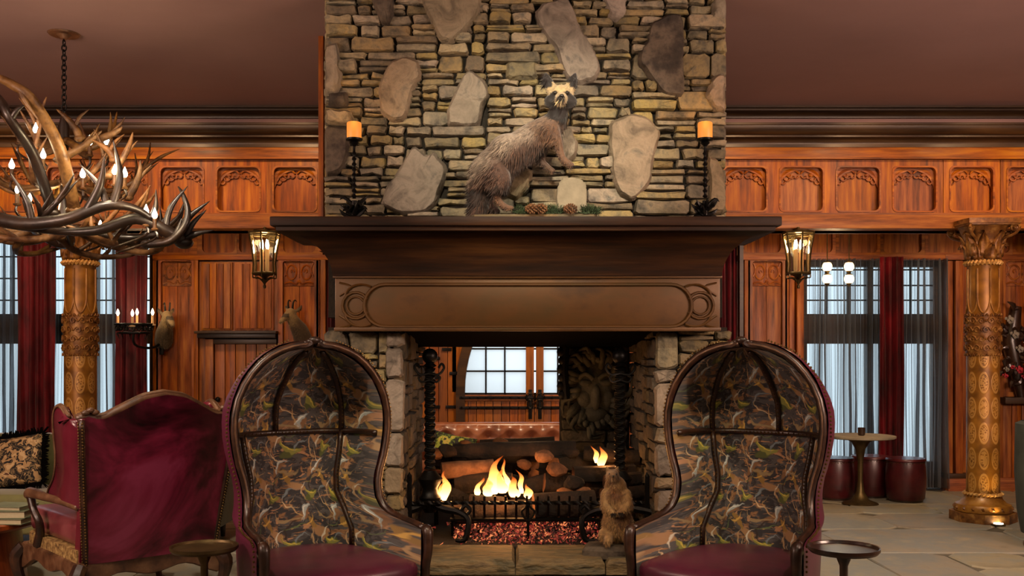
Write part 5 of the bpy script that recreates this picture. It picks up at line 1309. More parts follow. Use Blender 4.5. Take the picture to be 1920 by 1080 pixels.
M['book'] = mat('sage_book_cloth', ['#565c44', '#6e7456'], .7, nscale=8, bump=.1, rnd=.25)
M['paper'] = mat('page_edges', ['#a39a7c', '#bdb392'], .9, nscale=60, scale=(1, 1, 12), bump=.2)
zz = zt
for k, (w_, h, th, dx, rz_, lab) in enumerate(((.36, .28, .035, 0, -4, 'sage green book at the bottom of the small pile'), (.32, .26, .045, .01, 3, 'thick sage green book in the middle of the small pile'), (.26, .2, .025, .03, -9, 'thin green book lying on top of the small pile'))):
    x, y = PX(30, 6.2)-.06+dx, 6.2; t = thing('book', lab, 'book', (x, y, zz), R(rz_), 'books on the low table')
    bm = BM(); box(bm, -w_/2+.004, w_/2-.006, -h/2+.006, h/2-.006, .004, th-.004); build(bm, 'pages', M['paper'], t, smooth=False)
    bm = BM(); box(bm, -w_/2, w_/2, -h/2, h/2, 0, .004); box(bm, -w_/2, w_/2, -h/2, h/2, th-.004, th); box(bm, -w_/2, -w_/2+.004, -h/2, h/2, 0, th); build(bm, 'cover', M['book'], t, smooth=False); zz += th+.0005

# ------------------------------------------------------------------ leather sofa beyond the fireplace
X0, X1, y0 = PX(775, 9.3), PX(1100, 9.3), 9.3; zt = PZ(797, 9.3)
t = thing('tufted_leather_sofa', 'cognac tufted leather sofa beyond the fire opening', 'sofa', ((X0+X1)/2, 9.1, 0))
bm = BM(); nx, nz_ = 110, 34; rows = []; pitch = .205; buttons = []
for j in range(nz_+1):
    zz = .42+(zt-.42)*j/nz_; row = []
    for i in range(nx+1):
        x = X0+(X1-X0)*i/nx; best = 9
        for jj in range(-1, 5):
            zc = .40+jj*.105+.02
            off = (jj % 2)*.5
            kk = round((x-X0)/pitch-off); xc = X0+(kk+off)*pitch
            best = min(best, math.hypot((x-xc), (zz-zc)*1.1))
        y = y0-.05*min(1, (best/.09))**.6+.03*max(0, (j-30)/4)**2
        row.append(bm.verts.new((x, y, zz)))
    rows.append(row)
for A, B in zip(rows, rows[1:]):
    for i in range(nx): bm.faces.new((A[i], A[i+1], B[i+1], B[i]))
build(bm, 'tufted_back', M['leather_br'], t, world=True, angle=180)
for jj in range(1, 4):
    for k in range(0, 9):
        xc = X0+(k+(jj % 2)*.5)*pitch
        if X0 < xc < X1: bm = BM(); sphere(bm, (xc, y0-.005, .42+jj*.105), .014, 8, (1, .5, 1)); build(bm, 'button', M['leather_br'], t, world=True, origin='c')
bm = BM(); box(bm, X0, X1, y0+.0, y0+.22, .12, zt-.015, .02); tube(bm, [(X0, y0+.06, zt-.03), (X1, y0+.06, zt-.03)], .055, 12); build(bm, 'back', M['leather_br'], t, world=True, angle=50)
bm = BM(); box(bm, X0, X1, 8.65, y0+.02, .12, .42, .03); build(bm, 'seat', M['leather_br'], t, world=True, angle=50)
for a in (X0-.12, X1-.02): bm = BM(); box(bm, a, a+.14, 8.65, y0+.22, .1, zt-.1, .04); build(bm, 'arm', M['leather_br'], t, world=True, angle=50)
for x in (X0, X1):
    for y in (8.7, 9.45): bm = BM(); tube(bm, [(x, y, .12), (x, y, 0)], .025, 8); build(bm, 'foot', M['darkwood'], t, world=True)
M['leafprint'] = fig_fabric('leaf_print', ['#1b1a12', '#5a6a22', '#1b1a12', '#8f9a34', '#b9a24a', '#2a3214'], 12, 5)
bm = BM(); c = P(848, 850, 9.05); pillow(bm, c, .4, .36, .07, Matrix.Rotation(R(12), 3, 'Y') @ Matrix.Rotation(R(-15), 3, 'X')); tag(build(bm, 'leaf_cushion', M['leafprint'], origin=c, angle=180), 'green leaf-print cushion on the cognac leather sofa', 'cushion')

# ------------------------------------------------------------------ pedestal table with its candle and ottomans
d = 9.95; t = thing('pedestal_table', 'round white-topped pedestal table in front of the right window', 'table', (PX(1613, d), d, 0))
h = PZ(816, d); bm = BM(); lathe(bm, [(.33, h-.03), (.345, h-.022), (.345, h-.004), (.33, h), (.01, h)], n=44); build(bm, 'table_top', M['pale_stone'], t)
bm = BM(); lathe(bm, [(.16, h-.032), (.09, h-.07), (.05, h-.14), (.03, h-.26), (.026, .25), (.04, .12), (.09, .04), (.17, .012), (.18, 0)], n=28); build(bm, 'pedestal', M['brass'], t)
t = thing('candle_cup', 'small dark glass candle cup on the pedestal table', 'candle', (PX(1612, d), d-.05, h))
bm = BM(); lathe(bm, [(.025, 0), (.035, .01), (.038, .08), (.034, .082), (.03, .02)], n=18); build(bm, 'cup', M['darkwood'], t)
bm = BM(); lathe(bm, [(.026, .02), (.026, .07), (.01, .072)], n=14); build(bm, 'wax', M['sleeve'], t)
def ottoman(u, dd, w_, h, lab):
    t = thing('ottoman', lab, 'ottoman', (PX(u, dd), dd, 0), 0, 'oxblood leather drum ottomans'); r = w_/2
    bm = BM(); lathe(bm, [(r*.86, .02), (r*.95, .04), (r*1.0, h*.3), (r*1.02, h*.55), (r*.98, h*.8), (r*.93, h-.035)], n=36); build(bm, 'body', M['otto'], t)
    bm = BM(); lathe(bm, [(r*.93, h-.035), (r*1.0, h-.028), (r*1.0, h-.012), (r*.96, h-.002), (r*.5, h+.008), (.01, h+.01)], n=36); build(bm, 'seat_top', M['otto'], t)
    bm = BM()
    for k in range(40): a = 2*pi*k/40; sphere(bm, (r*.945*cos(a), r*.945*sin(a), h-.045), .006, 4)
    build(bm, 'nailheads', M['nail'], t)['kind'] = 'stuff'
    bm = BM(); lathe(bm, [(r*.84, 0), (r*.86, .02)], n=30); build(bm, 'foot_ring', M['darkwood'], t)
ottoman(1566, 10.3, .39, .44, 'oxblood drum ottoman nearest the right hooded chair, left of the pedestal table')
ottoman(1632, 10.48, .40, .44, 'dark ottoman behind the stem of the pedestal table, half in shadow')
ottoman(1698, 10.14, .395, .45, 'oxblood drum ottoman right of the pedestal table under the red drape')
# hanging globe lights
for u, du, lab in ((1551, 0, 'left hanging light with two warm globes in the right window'), (1592, 1, 'right hanging light with two warm globes in the right window')):
    dd = 9.9; t = thing('globe_pendant', lab, 'pendant light', P(u, 530, dd), 0, 'warm globe pendants')
    ch = BM(); tube(ch, [Vector((P(u, 492, dd).x, dd, 3.325)), P(u, 492, dd)], .005, 6); build(ch, 'rod', M['brass'], t, world=True)
    for v in (500, 523):
        bm = BM(); c = P(u, v, dd); sphere(bm, c, .05, 16, (1, 1, 1.1)); g = build(bm, 'globe', M['globe'], t, world=True, origin=c)
        bm = BM(); lathe(bm, [(.02, .055), (.035, .045), (.03, .03)], c, 12); lathe(bm, [(.03, -.045), (.022, -.055), (.008, -.075)], c, 12); build(bm, 'cap', M['brass'], t, world=True)
    bm = BM(); tube(bm, [P(u, 506, dd), P(u, 518, dd)], .006, 6); build(bm, 'link', M['brass'], t, world=True)
light('POINT', 'pendant_glow', P(1570, 512, 9.75), 5, (1, .7, .36), size=.06)
# ------------------------------------------------------------------ animals: one continuous surface from limbs + blobs
def body(name, parent, blobs, limbs, color, voxel=.012, world=True, smooth_it=6, origin=None, mt=None):
    """blobs (c, r, scale); limbs list of [(p, r), ...]; remeshed into one skin, coloured by position"""
    bm = BM()
    for c, r, sc in blobs: sphere(bm, c, r, 16, sc)
    for L in limbs:
        pts = [Vector(p) for p, r in L]; sp = spline(pts, 4); rad = lerp_list([r for p, r in L], len(sp)); tube(bm, sp, rad, 12)
        sphere(bm, L[0][0], L[0][1], 12); sphere(bm, L[-1][0], L[-1][1], 12)
    me = bpy.data.meshes.new('raw'); bm.to_mesh(me); bm.free(); o = bpy.data.objects.new('raw', me); COL.objects.link(o)
    md = o.modifiers.new('r', 'REMESH'); md.mode = 'VOXEL'; md.voxel_size = voxel
    ms = o.modifiers.new('s', 'SMOOTH'); ms.iterations = smooth_it; ms.factor = .5
    bpy.context.view_layer.update(); dg = bpy.context.evaluated_depsgraph_get(); me2 = bpy.data.meshes.new_from_object(o.evaluated_get(dg))
    bpy.data.objects.remove(o); bm = BM(); bm.from_mesh(me2); bpy.data.meshes.remove(me2)
    cl = bm.loops.layers.float_color.new('Col')
    for f in bm.faces:
        for lp in f.loops: lp[cl] = color(lp.vert.co)
    samples = [(f.calc_center_median().copy(), f.normal.copy()) for f in bm.faces]
    o = build(bm, name, mt or M['fur'], parent, world=world, origin=origin, angle=180)
    return o, samples
def furtufts(parent, samples, color, flow, n, ln, w_, seed=1, skip=None, short=None, name='fur_tufts'):
    rg = random.Random(seed); bm = BM(); cl = bm.loops.layers.float_color.new('Col')
    for _ in range(n):
        c, nm = rg.choice(samples)
        if skip and skip(c): continue
        if nm.length < .5: continue
        fl = Vector(flow(c)).normalized(); dr = (fl+nm*rg.uniform(.25, .6)+Vector((rg.uniform(-.3, .3), rg.uniform(-.3, .3), rg.uniform(-.3, .3)))).normalized()
        sd = dr.cross(nm); sd = sd.normalized()*w_ if sd.length > 1e-4 else Vector((w_, 0, 0)); L = ln*rg.uniform(.6, 1.3)*(short(c) if short else 1)
        a = bm.verts.new(c-nm*.004+sd); b = bm.verts.new(c-nm*.004-sd); m_ = bm.verts.new(c+dr*L+nm*.001); k = rg.choice((.45, .7, 1, 1.3, 1.9))
        q = color(c); q = (q[0]*k, q[1]*k, q[2]*k, 1)
        f = bm.faces.new((a, b, m_))
        for lp in f.loops: lp[cl] = q
    o = build(bm, name, M['fur'], parent, world=True, smooth=False); o['kind'] = 'stuff'; return o
def C(h, k=1): c = hexc(h); return (c[0]*k, c[1]*k, c[2]*k, 1)
def mixc(a, b, t): t = max(0, min(1, t)); return tuple(a[i]*(1-t)+b[i]*t for i in range(4))

# raccoon-faced wild dog rearing over the mantel
D = 5.93; q = lambda u, v, dy=0: P(u, v, D)+Vector((0, dy, 0))
dog = thing('stuffed_wild_dog', 'stuffed brown and silver wild dog with masked face, rearing on the mantel', 'taxidermy', P(950, 398, D))
ax = (q(1035, 235)-q(915, 325))
limbs = [
 [(q(912, 322), .105), (q(938, 302), .118), (q(968, 282), .108), (q(1000, 260), .10), (q(1026, 243), .09), (q(1042, 225), .068), (q(1049, 205, -.02), .056)],
 [(q(905, 318, .03), .06), (q(896, 345, .05), .065), (q(898, 372, .05), .07), (q(892, 396, .04), .05)],
 [(q(925, 325, -.06), .088), (q(938, 346, -.09), .072), (q(931, 364, -.07), .036), (q(934, 378, -.06), .021), (q(947, 391, -.07), .020), (q(960, 395, -.09), .018)],
 [(q(915, 328, .04), .08), (q(925, 350, .06), .06), (q(916, 368, .06), .036), (q(920, 385, .06), .024), (q(932, 394, .05), .022)],
 [(q(1030, 250, -.05), .066), (q(1043, 270, -.08), .036), (q(1049, 291, -.09), .024), (q(1056, 306, -.1), .022), (q(1070, 317, -.11), .020)],
 [(q(1018, 255, .05), .06), (q(1014, 280, .06), .034), (q(1015, 298, .05), .023), (q(1026, 310, .04), .020), (q(1038, 320, .03), .018)]]
hd = q(1050, 186, -.06)
blobs = [(hd, .076, (.98, 1, .92)), (hd+Vector((0, -.075, -.035)), .045, (.9, 1.1, .8)), (hd+Vector((0, -.115, -.04)), .027, (1, 1, .8)), (hd+Vector((-.055, -.02, -.035)), .045, (1, 1, .9)), (hd+Vector((.055, -.02, -.035)), .045, (1, 1, .9)), (q(955, 285, -.02), .12, (1.1, 1, .9))]
for s in (-1, 1): limbs.append([(hd+Vector((s*.055, .01, .05)), .036), (hd+Vector((s*.078, .01, .10)), .029), (hd+Vector((s*.088, .01, .142)), .010)])
SIL, BRN, DKB, TAN, CRM = C('#8f8170'), C('#4b3426'), C('#120b07'), C('#5c4029'), C('#a8946c')
def dogcol(p):
    h = p-hd
    if h.length < .2 and h.z > .045 and (abs(h.x) > .05 or h.z > .085): return DKB
    if h.length < .15:
        if h.y < -.075 and abs(h.x) < .035: return DKB if (h.y < -.128 and h.z > -.05) else CRM
        for s in (-1, 1):
            e = Vector((h.x-s*.040, 0, h.z+.005)); 
            if h.y < -.03 and math.hypot(e.x, e.z*1.4) < .028: return DKB
        if h.y < 0 and h.z < -.03: return DKB if abs(h.x) > .028 or h.z < -.065 else CRM
        if h.y < .01: return CRM if h.z > -.0 else DKB
        return BRN if h.z > 0 else DKB
    n = mnoise.noise(p*9)*.5+mnoise.noise(p*24)*.3
    # along the back
    t = (p-q(912, 322)).dot(ax.normalized())/ax.length; up = (p-(q(912, 322)+ax*t)).dot(Vector((-ax.z, 0, ax.x)).normalized())
    back = max(0, min(1, up/.1+.5))
    c = mixc(BRN, SIL, back*1.1-.2+n*.7)
    if t > .75: c = mixc(c, TAN, .6+n)
    if p.z < PZ(352, D): c = mixc(DKB, BRN, .35+n)
    if p.x > PX(1022, D) and PZ(322, D) < p.z < PZ(262, D): c = mixc(TAN, DKB, .35+n if p.y > D-.03 else .1+n*.4)
    if p.z < PZ(372, D) and p.x > PX(925, D) and p.y < D-.02: c = TAN
    return c
o, smp = body('body', dog, blobs, limbs, dogcol, .0105, smooth_it=3)
furtufts(dog, smp, dogcol, lambda p: -ax+Vector((0, 0, -.55)), 15000, .042, .0034, 3, skip=lambda p: (p-hd).length < .12, short=lambda p: .3 if (p.x > PX(925, D) and p.z < PZ(362, D)) or (p.x > PX(1030, D) and p.z < PZ(275, D)) or (p.x > PX(1012, D) and p.z < PZ(288, D)) else 1)
furtufts(dog, smp, dogcol, lambda p: (p-hd-Vector((0, -.09, 0)))+Vector((0, .06, 0)), 9000, .010, .0022, 4, skip=lambda p: (p-hd).length >= .14)
for s in (-1, 1):
    bm = BM(); sphere(bm, hd+Vector((s*.036, -.072, .004)), .0115, 10); build(bm, 'eye', M['horn'], dog, world=True)
bm = BM(); sphere(bm, hd+Vector((0, -.143, -.033)), .012, 10, (1.2, .8, .8)); build(bm, 'nose', M['horn'], dog, world=True)
bm = BM()
for (u, v, dy) in ((1070, 317, -.12), (1038, 320, .02), (962, 395, -.10)):
    for k in range(4): p = q(u, v, dy)+Vector(((k-1.5)*.009+.01, 0, -.006)); tube(bm, [p, p+Vector((.02, -.008, -.004)), p+Vector((.03, -.01, -.016))], [.0045, .004, .001], 5)
build(bm, 'claws', M['horn'], dog, world=True)
# its board, the pale stone, greenery and cones
ZM = 2.331
bm = BM(); prism(bm, smoothpoly([(PX(893, D), 5.82), (PX(1108, D), 5.81), (PX(1120, D), 5.86), (PX(1112, D), 6.06), (PX(890, D), 6.07), (PX(882, D), 5.9)]), ZM, ZM+.022, fn=lambda a, b, dd: Vector((a, b, dd)))
tag(build(bm, 'mount_board', M['hearth'], origin=(PX(1000, D), D, ZM)), 'thin pale display board under the stuffed wild dog on the mantel', 'board')
bm = BM(); p0 = P(1072, 398, 5.88)
pl = [(-.088, 0), (-.092, .1), (-.085, .18), (-.06, .215), (-.02, .225), (.03, .22), (.075, .20), (.088, .16), (.086, .05), (.08, 0)]
prism(bm, [(p0.x+a, ZM+.022+b) for a, b in pl], 5.83, 5.95); bmesh.ops.bevel(bm, geom=bm.edges[:], offset=.012, segments=2, affect='EDGES')
tag(build(bm, 'stone_block', M['pale_stone'], origin=(p0.x, 5.88, ZM)), 'upright pale stone block under the front paws of the stuffed dog', 'stone')
def sprig_clump(u0, u1, n, seed, lab):
    rg = random.Random(seed); bm = BM()
    for _ in range(n):
        x = PX(rg.uniform(u0, u1), 5.85); y = rg.uniform(5.81, 5.9); z0 = ZM+.024; L = rg.uniform(.03, .075); a = rg.uniform(0, 2*pi); e = rg.uniform(.2, 1.1)
        p = Vector((x, y, z0)); dr = Vector((cos(a)*cos(e), sin(a)*cos(e)*.5, sin(e))); tip = p+dr*L; tube(bm, [p, tip], [.003, .001], 3, cap=False)
        for k in range(9):
            b = p+dr*L*(.2+.09*k); s = dr.orthogonal().normalized(); s = Matrix.Rotation(rg.uniform(0, 6.28), 3, dr) @ s
            sd = s.cross(dr)*.0022; f = [bm.verts.new(b+sd), bm.verts.new(b-sd), bm.verts.new(b+(s+dr*.6)*.024)]; bm.faces.new(f)
    tag(build(bm, 'evergreen_sprigs', M['moss'], origin=(PX((u0+u1)/2, 5.85), 5.85, ZM), smooth=False), lab, 'greenery', kind='stuff')
sprig_clump(970, 1050, 420, 1, 'evergreen sprigs lying before the stuffed dog on the mantel'); sprig_clump(1094, 1118, 170, 2, 'evergreen sprigs right of the pale stone block on the mantel')
for i, (u, v, lab) in enumerate(((1012, 388, 'pine cone lying in the sprigs between dog and stone block'), (1068, 392, 'pine cone in front of the pale stone block'), (996, 392, 'smaller pine cone left among the mantel sprigs'))):
    c = P(u, v, 5.80); c.z = ZM+.05; c.y = 5.79; bm = BM()
    for row in range(7):
        for k in range(7):
            a = 2*pi*k/7+row*.45; r = .022*sin((row+1)/8*pi)+.004; zz = -.026+row*.009; v0 = c+Vector((zz*1.3, r*cos(a)*.6, r*sin(a)*.6)); v1 = c+Vector((zz*1.3+.006, r*cos(a)*1.25, r*sin(a)*1.25)); tube(bm, [v0, v1], [.006, .0045], 4)
    tag(build(bm, 'pine_cone', M['cone'], origin=c), lab, 'pine cone', 'pine cones on the mantel')

# marmot standing on its slab
MD = 5.93; g = lambda u, v, dy=0: P(u, v, MD)+Vector((0, dy, 0)); mar = thing('stuffed_marmot', 'stuffed tan marmot standing upright on the right of the hearth', 'taxidermy', (PX(1157, MD), MD, ZH+.045))
mb = [(g(1158, 980), .098, (1, .9, 1.05)), (g(1158, 945), .092, (1, .9, 1.2)), (g(1154, 915), .07, (1, .9, 1.1)), (g(1148, 893, -.02), .048, (.9, 1.05, .95)), (g(1146, 889, -.06), .030, (.9, 1.1, .8)), (g(1133, 1000, -.03), .05, (.8, 1, .8)), (g(1178, 1000, -.03), .05, (.8, 1, .8))]
ml = [[(g(1136, 925, -.03), .035), (g(1133, 945, -.07), .028), (g(1146, 957, -.105), .020)], [(g(1172, 925, -.03), .035), (g(1174, 945, -.07), .028), (g(1160, 956, -.105), .020)],
      [(g(1140, 1000, -.05), .03), (g(1136, 1008, -.12), .022)], [(g(1174, 1000, -.05), .03), (g(1178, 1008, -.12), .022)],
      [(g(1139, 880, .0), .013), (g(1137, 876, .0), .008)], [(g(1157, 880, .0), .013), (g(1159, 876, .0), .008)]]
mh = g(1147, 890, -.05)
def marcol(p):
    n = mnoise.noise(p*16)*.6+mnoise.noise(p*40)*.3; c = mixc(C('#6e4c24'), C('#a08050'), .5+n)
    if (p-mh).length < .055: c = mixc(C('#5a3d24'), C('#a08058'), .4+n)
    ch = p-g(1150, 925, -.08)
    if ch.length < .055: c = mixc(C('#5e3716'), c, .3+n)
    ch = p-g(1168, 968, -.08)
    if ch.length < .06: c = mixc(C('#4a2a14'), c, .3+n)
    return c
o, smp = body('body', mar, mb, ml, marcol, .008, smooth_it=3)
furtufts(mar, smp, marcol, lambda p: Vector((0, 0, -1)), 11000, .022, .0022, 6)
for s in (-1, 1): bm = BM(); sphere(bm, mh+Vector((s*.02, -.022, .012)), .007, 8); build(bm, 'eye', M['horn'], mar, world=True)
bm = BM(); sphere(bm, mh+Vector((0, -.045, .002)), .008, 8); build(bm, 'nose', M['horn'], mar, world=True)
bm = BM()
for p in (g(1146, 957, -.12), g(1160, 956, -.12)):
    for k in range(4): a = p+Vector(((k-1.5)*.008, 0, 0)); tube(bm, [a, a+Vector((0, -.012, -.008)), a+Vector((0, -.014, -.022))], [.0045, .004, .001], 5)
build(bm, 'claws', M['horn'], mar, world=True)
bm = BM(); pl = densify([(PX(1090, 5.9), 5.83), (PX(1140, 5.9), 5.79), (PX(1194, 5.9), 5.81), (PX(1199, 5.9), 6.0), (PX(1160, 5.9), 6.08), (PX(1100, 5.9), 6.02)], random.Random(4), .01)
b = stone_bm(pl, lambda a, b_, d_: Vector((a, b_, ZH+.004+d_)), .048, random.Random(9), .02, .1); bm.free()
tag(build(b, 'marmot_slab', M['boulder_dk'], origin=(PX(1150, 5.9), 5.92, ZH)), 'dark rough stone slab under the marmot on the hearth', 'stone')

# two chamois heads on the panelling
def head(u, v, face, lab):
    d = WB-.03; t = thing('mounted_chamois_head', lab, 'taxidermy', P(u, v, d), 0, 'mounted heads on the panelling'); s = face; K = .9
    k = lambda x, y, z: P(u, v, d)+Vector((x*K, -y*K, z*K))
    lm = [[(k(s*-.10, .0, -.22), .10), (k(s*-.07, .06, -.12), .095), (k(s*-.02, .14, -.02), .07), (k(s*.01, .19, .07), .055)], [(k(s*.01, .19, .09), .055), (k(s*.05, .22, .05), .042), (k(s*.10, .27, -.01), .028), (k(s*.115, .28, -.03), .022)]]
    for e in (-1, 1): lm.append([(k(s*-.01+e*.045, .17, .11), .018), (k(s*-.02+e*.085, .16, .15), .02), (k(s*-.02+e*.10, .155, .19), .005)])
    A, B, DK = C('#4a3a25'), C('#846e4a'), C('#241a10'); hc = k(s*.06, .22, .04)
    def col(p):
        n = mnoise.noise(p*14)*.5; r = (p-hc).length
        if (p-k(s*.07, .25, .045)).length < .05 and p.z < k(0, 0, .075).z and p.z > k(0, 0, .03).z: return mixc(DK, A, .3)
        return mixc(B, A, (r-.09)/.08+n) if p.z < hc.z+.1 else mixc(A, DK, .5)
    o, smp = body('head', t, [], lm, col, .012, smooth_it=3)
    furtufts(t, smp, col, lambda p: Vector((0, .4, -1)), 2500, .02, .003, 8)
    for e in (-1, 1):
        bm = BM(); tube(bm, spline([k(s*.01+e*.022, .19, .12), k(s*.012+e*.03, .19, .20), k(s*.0+e*.035, .165, .245), k(s*-.02+e*.036, .14, .225)], 4), lerp_list([.013, .011, .008, .002], 13), 8); build(bm, 'horn', M['horn'], t, world=True)
        bm = BM(); sphere(bm, k(s*.045+e*.036, .235, .07), .009, 8); build(bm, 'eye', M['horn'], t, world=True)
head(322, 606, 1, 'mounted chamois head with short dark horns, left of the wall cupboard'); head(553, 601, -1, 'mounted chamois head above the left hooded chair')

# dark carved floral relief with red blooms at the right edge
t = thing('wall_sculpture', 'dark carved bouquet sculpture with red flowers at the right edge behind the column', 'sculpture', P(1910, 740, WB-.14))
bm = BM(); rg = random.Random(12)
for k in range(60):
    u, v = rg.uniform(1880, 1960), rg.uniform(575, 725); 
    if v < 600 and u < 1890: continue
    p = P(u, v, WB-.12-rg.uniform(0, .08)); a = rg.uniform(0, 6.28); L = rg.uniform(.06, .13); tube(bm, spline([p, p+Vector((L*.5*cos(a), -.02, L*.5*sin(a))), p+Vector((L*cos(a+.5), -.03, L*sin(a+.5)))], 3), lerp_list([.012, .03, .004], 7), 6)
tube(bm, [P(1905, 575, WB-.1), P(1895, 640, WB-.12), P(1915, 744, WB-.1)], [.06, .10, .05], 10); build(bm, 'carved_leaves', M['darkwood'], t, world=True)
M['bloom'] = mat('crimson_bloom', ['#8c1426', '#b82436'], .6, nscale=8, bump=0)
M['bloom_w'] = mat('grey_white_bloom', ['#6e6a62', '#9a9488'], .7, nscale=8, bump=0)
for i, (u, v, mt, r) in enumerate(((1914, 694, 'bloom', .045), (1900, 688, 'bloom', .03), (1925, 708, 'bloom', .04), (1888, 705, 'bloom', .03), (1896, 600, 'bloom_w', .05), (1906, 628, 'bloom_w', .05), (1915, 655, 'bloom_w', .045), (1890, 693, 'bloom_w', .03))):
    c = P(u, v, WB-.26); bm = BM()
    for k in range(9): a = 2*pi*k/9*1.6; rr = r*(.25+.07*k); sphere(bm, c+Vector((rr*cos(a), .01*k*.5, rr*sin(a))), r*.38, 6, (1, .5, 1))
    build(bm, 'bloom', M[mt], t, world=True, origin='c')
M['sage'] = mat('sage_upholstery', ['#2c2f26', '#40443a'], .85, nscale=6, bump=.2)
# green tub chair just entering at the right edge
t = thing('green_tub_chair', 'grey green upholstered chair just showing at the right edge of the picture', 'armchair', (PX(1990, 7.6), 7.6, 0))
cx = PX(1990, 7.6); bm = BM(); rr = cx-PX(1911, 7.6)
lathe(bm, [(rr*.86, .12), (rr*.95, .3), (rr, .6), (rr*.98, PZ(795, 7.6)), (rr*.85, PZ(790, 7.6)), (rr*.8, .5), (.02, .48)], (cx, 7.6, 0), 36); build(bm, 'shell', M['sage'], t, world=True, angle=60)
bm = BM(); lathe(bm, [(rr*.78, .47), (rr*.8, .52), (rr*.7, .56), (.02, .57)], (cx, 7.55, 0), 30); build(bm, 'seat_cushion', M['olive'], t, world=True)
for a in range(4): x, y = cx+rr*.6*cos(pi/4+a*pi/2), 7.6+rr*.6*sin(pi/4+a*pi/2); bm = BM(); tube(bm, [(x, y, .13), (x, y, 0)], [.03, .018], 8); build(bm, 'leg', M['darkwood'], t, world=True)

# ------------------------------------------------------------------ candlesticks on the mantel
def candlestick(u, lab):
    d = 5.93; t = thing('candlestick', lab, 'candlestick', (PX(u, d), d, ZM), 0, 'iron candlesticks on the mantel'); h = lambda v: PZ(v, d)-ZM+.0
    bm = BM(); prof = [(.016, h(372))]
    for k in range(9): zz = h(368-k*10); prof += [(.008, zz-.012), (.016, zz), (.008, zz+.012)]
    prof += [(.008, h(275)), (.03, h(268)), (.012, h(264))]
    lathe(bm, prof, n=12); build(bm, 'beaded_stem', M['iron'], t)
    bm = BM(); lathe(bm, [(.012, h(266)), (.03, h(265)), (.05, h(263)), (.052, h(260)), (.03, h(261)), (.01, h(261))], n=24); build(bm, 'drip_pan', M['iron'], t)
    bm = BM(); rg = random.Random(int(u))
    for k in range(30):
        a = 2*pi*k/30*2.4; e = rg.uniform(-.2, 1.1); z0 = rg.uniform(.01, .10); L = rg.uniform(.05, .09); p = Vector((.01*cos(a), .01*sin(a), z0)); m_ = p+Vector((cos(a)*L*.7, sin(a)*L*.5, L*e*.6)); e_ = m_+Vector((cos(a)*L*.35, sin(a)*L*.25, -L*.2 if k % 2 else L*.35)); e_.z = max(.002, e_.z)
        tube(bm, spline([p, m_, e_], 3), lerp_list([.010, .012, .001], 7), 5)
    lathe(bm, [(.05, 0), (.05, .006), (.02, .03), (.016, .12)], n=16); build(bm, 'thorned_base', M['iron'], t)
    c = thing('pillar_candle', 'glowing ivory pillar candle on the '+('left' if u < 900 else 'right')+' mantel candlestick', 'candle', (PX(u, d), d, PZ(261, d)), 0, 'pillar candles on the mantel')
    bm = BM(); r = .0445; H = PZ(230, d)-PZ(261, d); lathe(bm, [(r*.95, .001), (r, .006), (r, H-.006), (r*.93, H), (r*.6, H-.012), (.004, H-.014)], n=28); build(bm, 'wax', M['candle'], c)
    bm = BM(); tube(bm, [(0, 0, H-.014), (0, 0, H+.004)], .0015, 5); build(bm, 'wick', M['soot'], c)
    light('POINT', 'candle_glow', P(u, 226, d-.03), 1.6, (1, .6, .22), size=.03)
candlestick(664, 'black iron beaded candlestick with thorny base at the left end of the mantel'); candlestick(1322, 'black iron beaded candlestick with thorny base at the right end of the mantel')

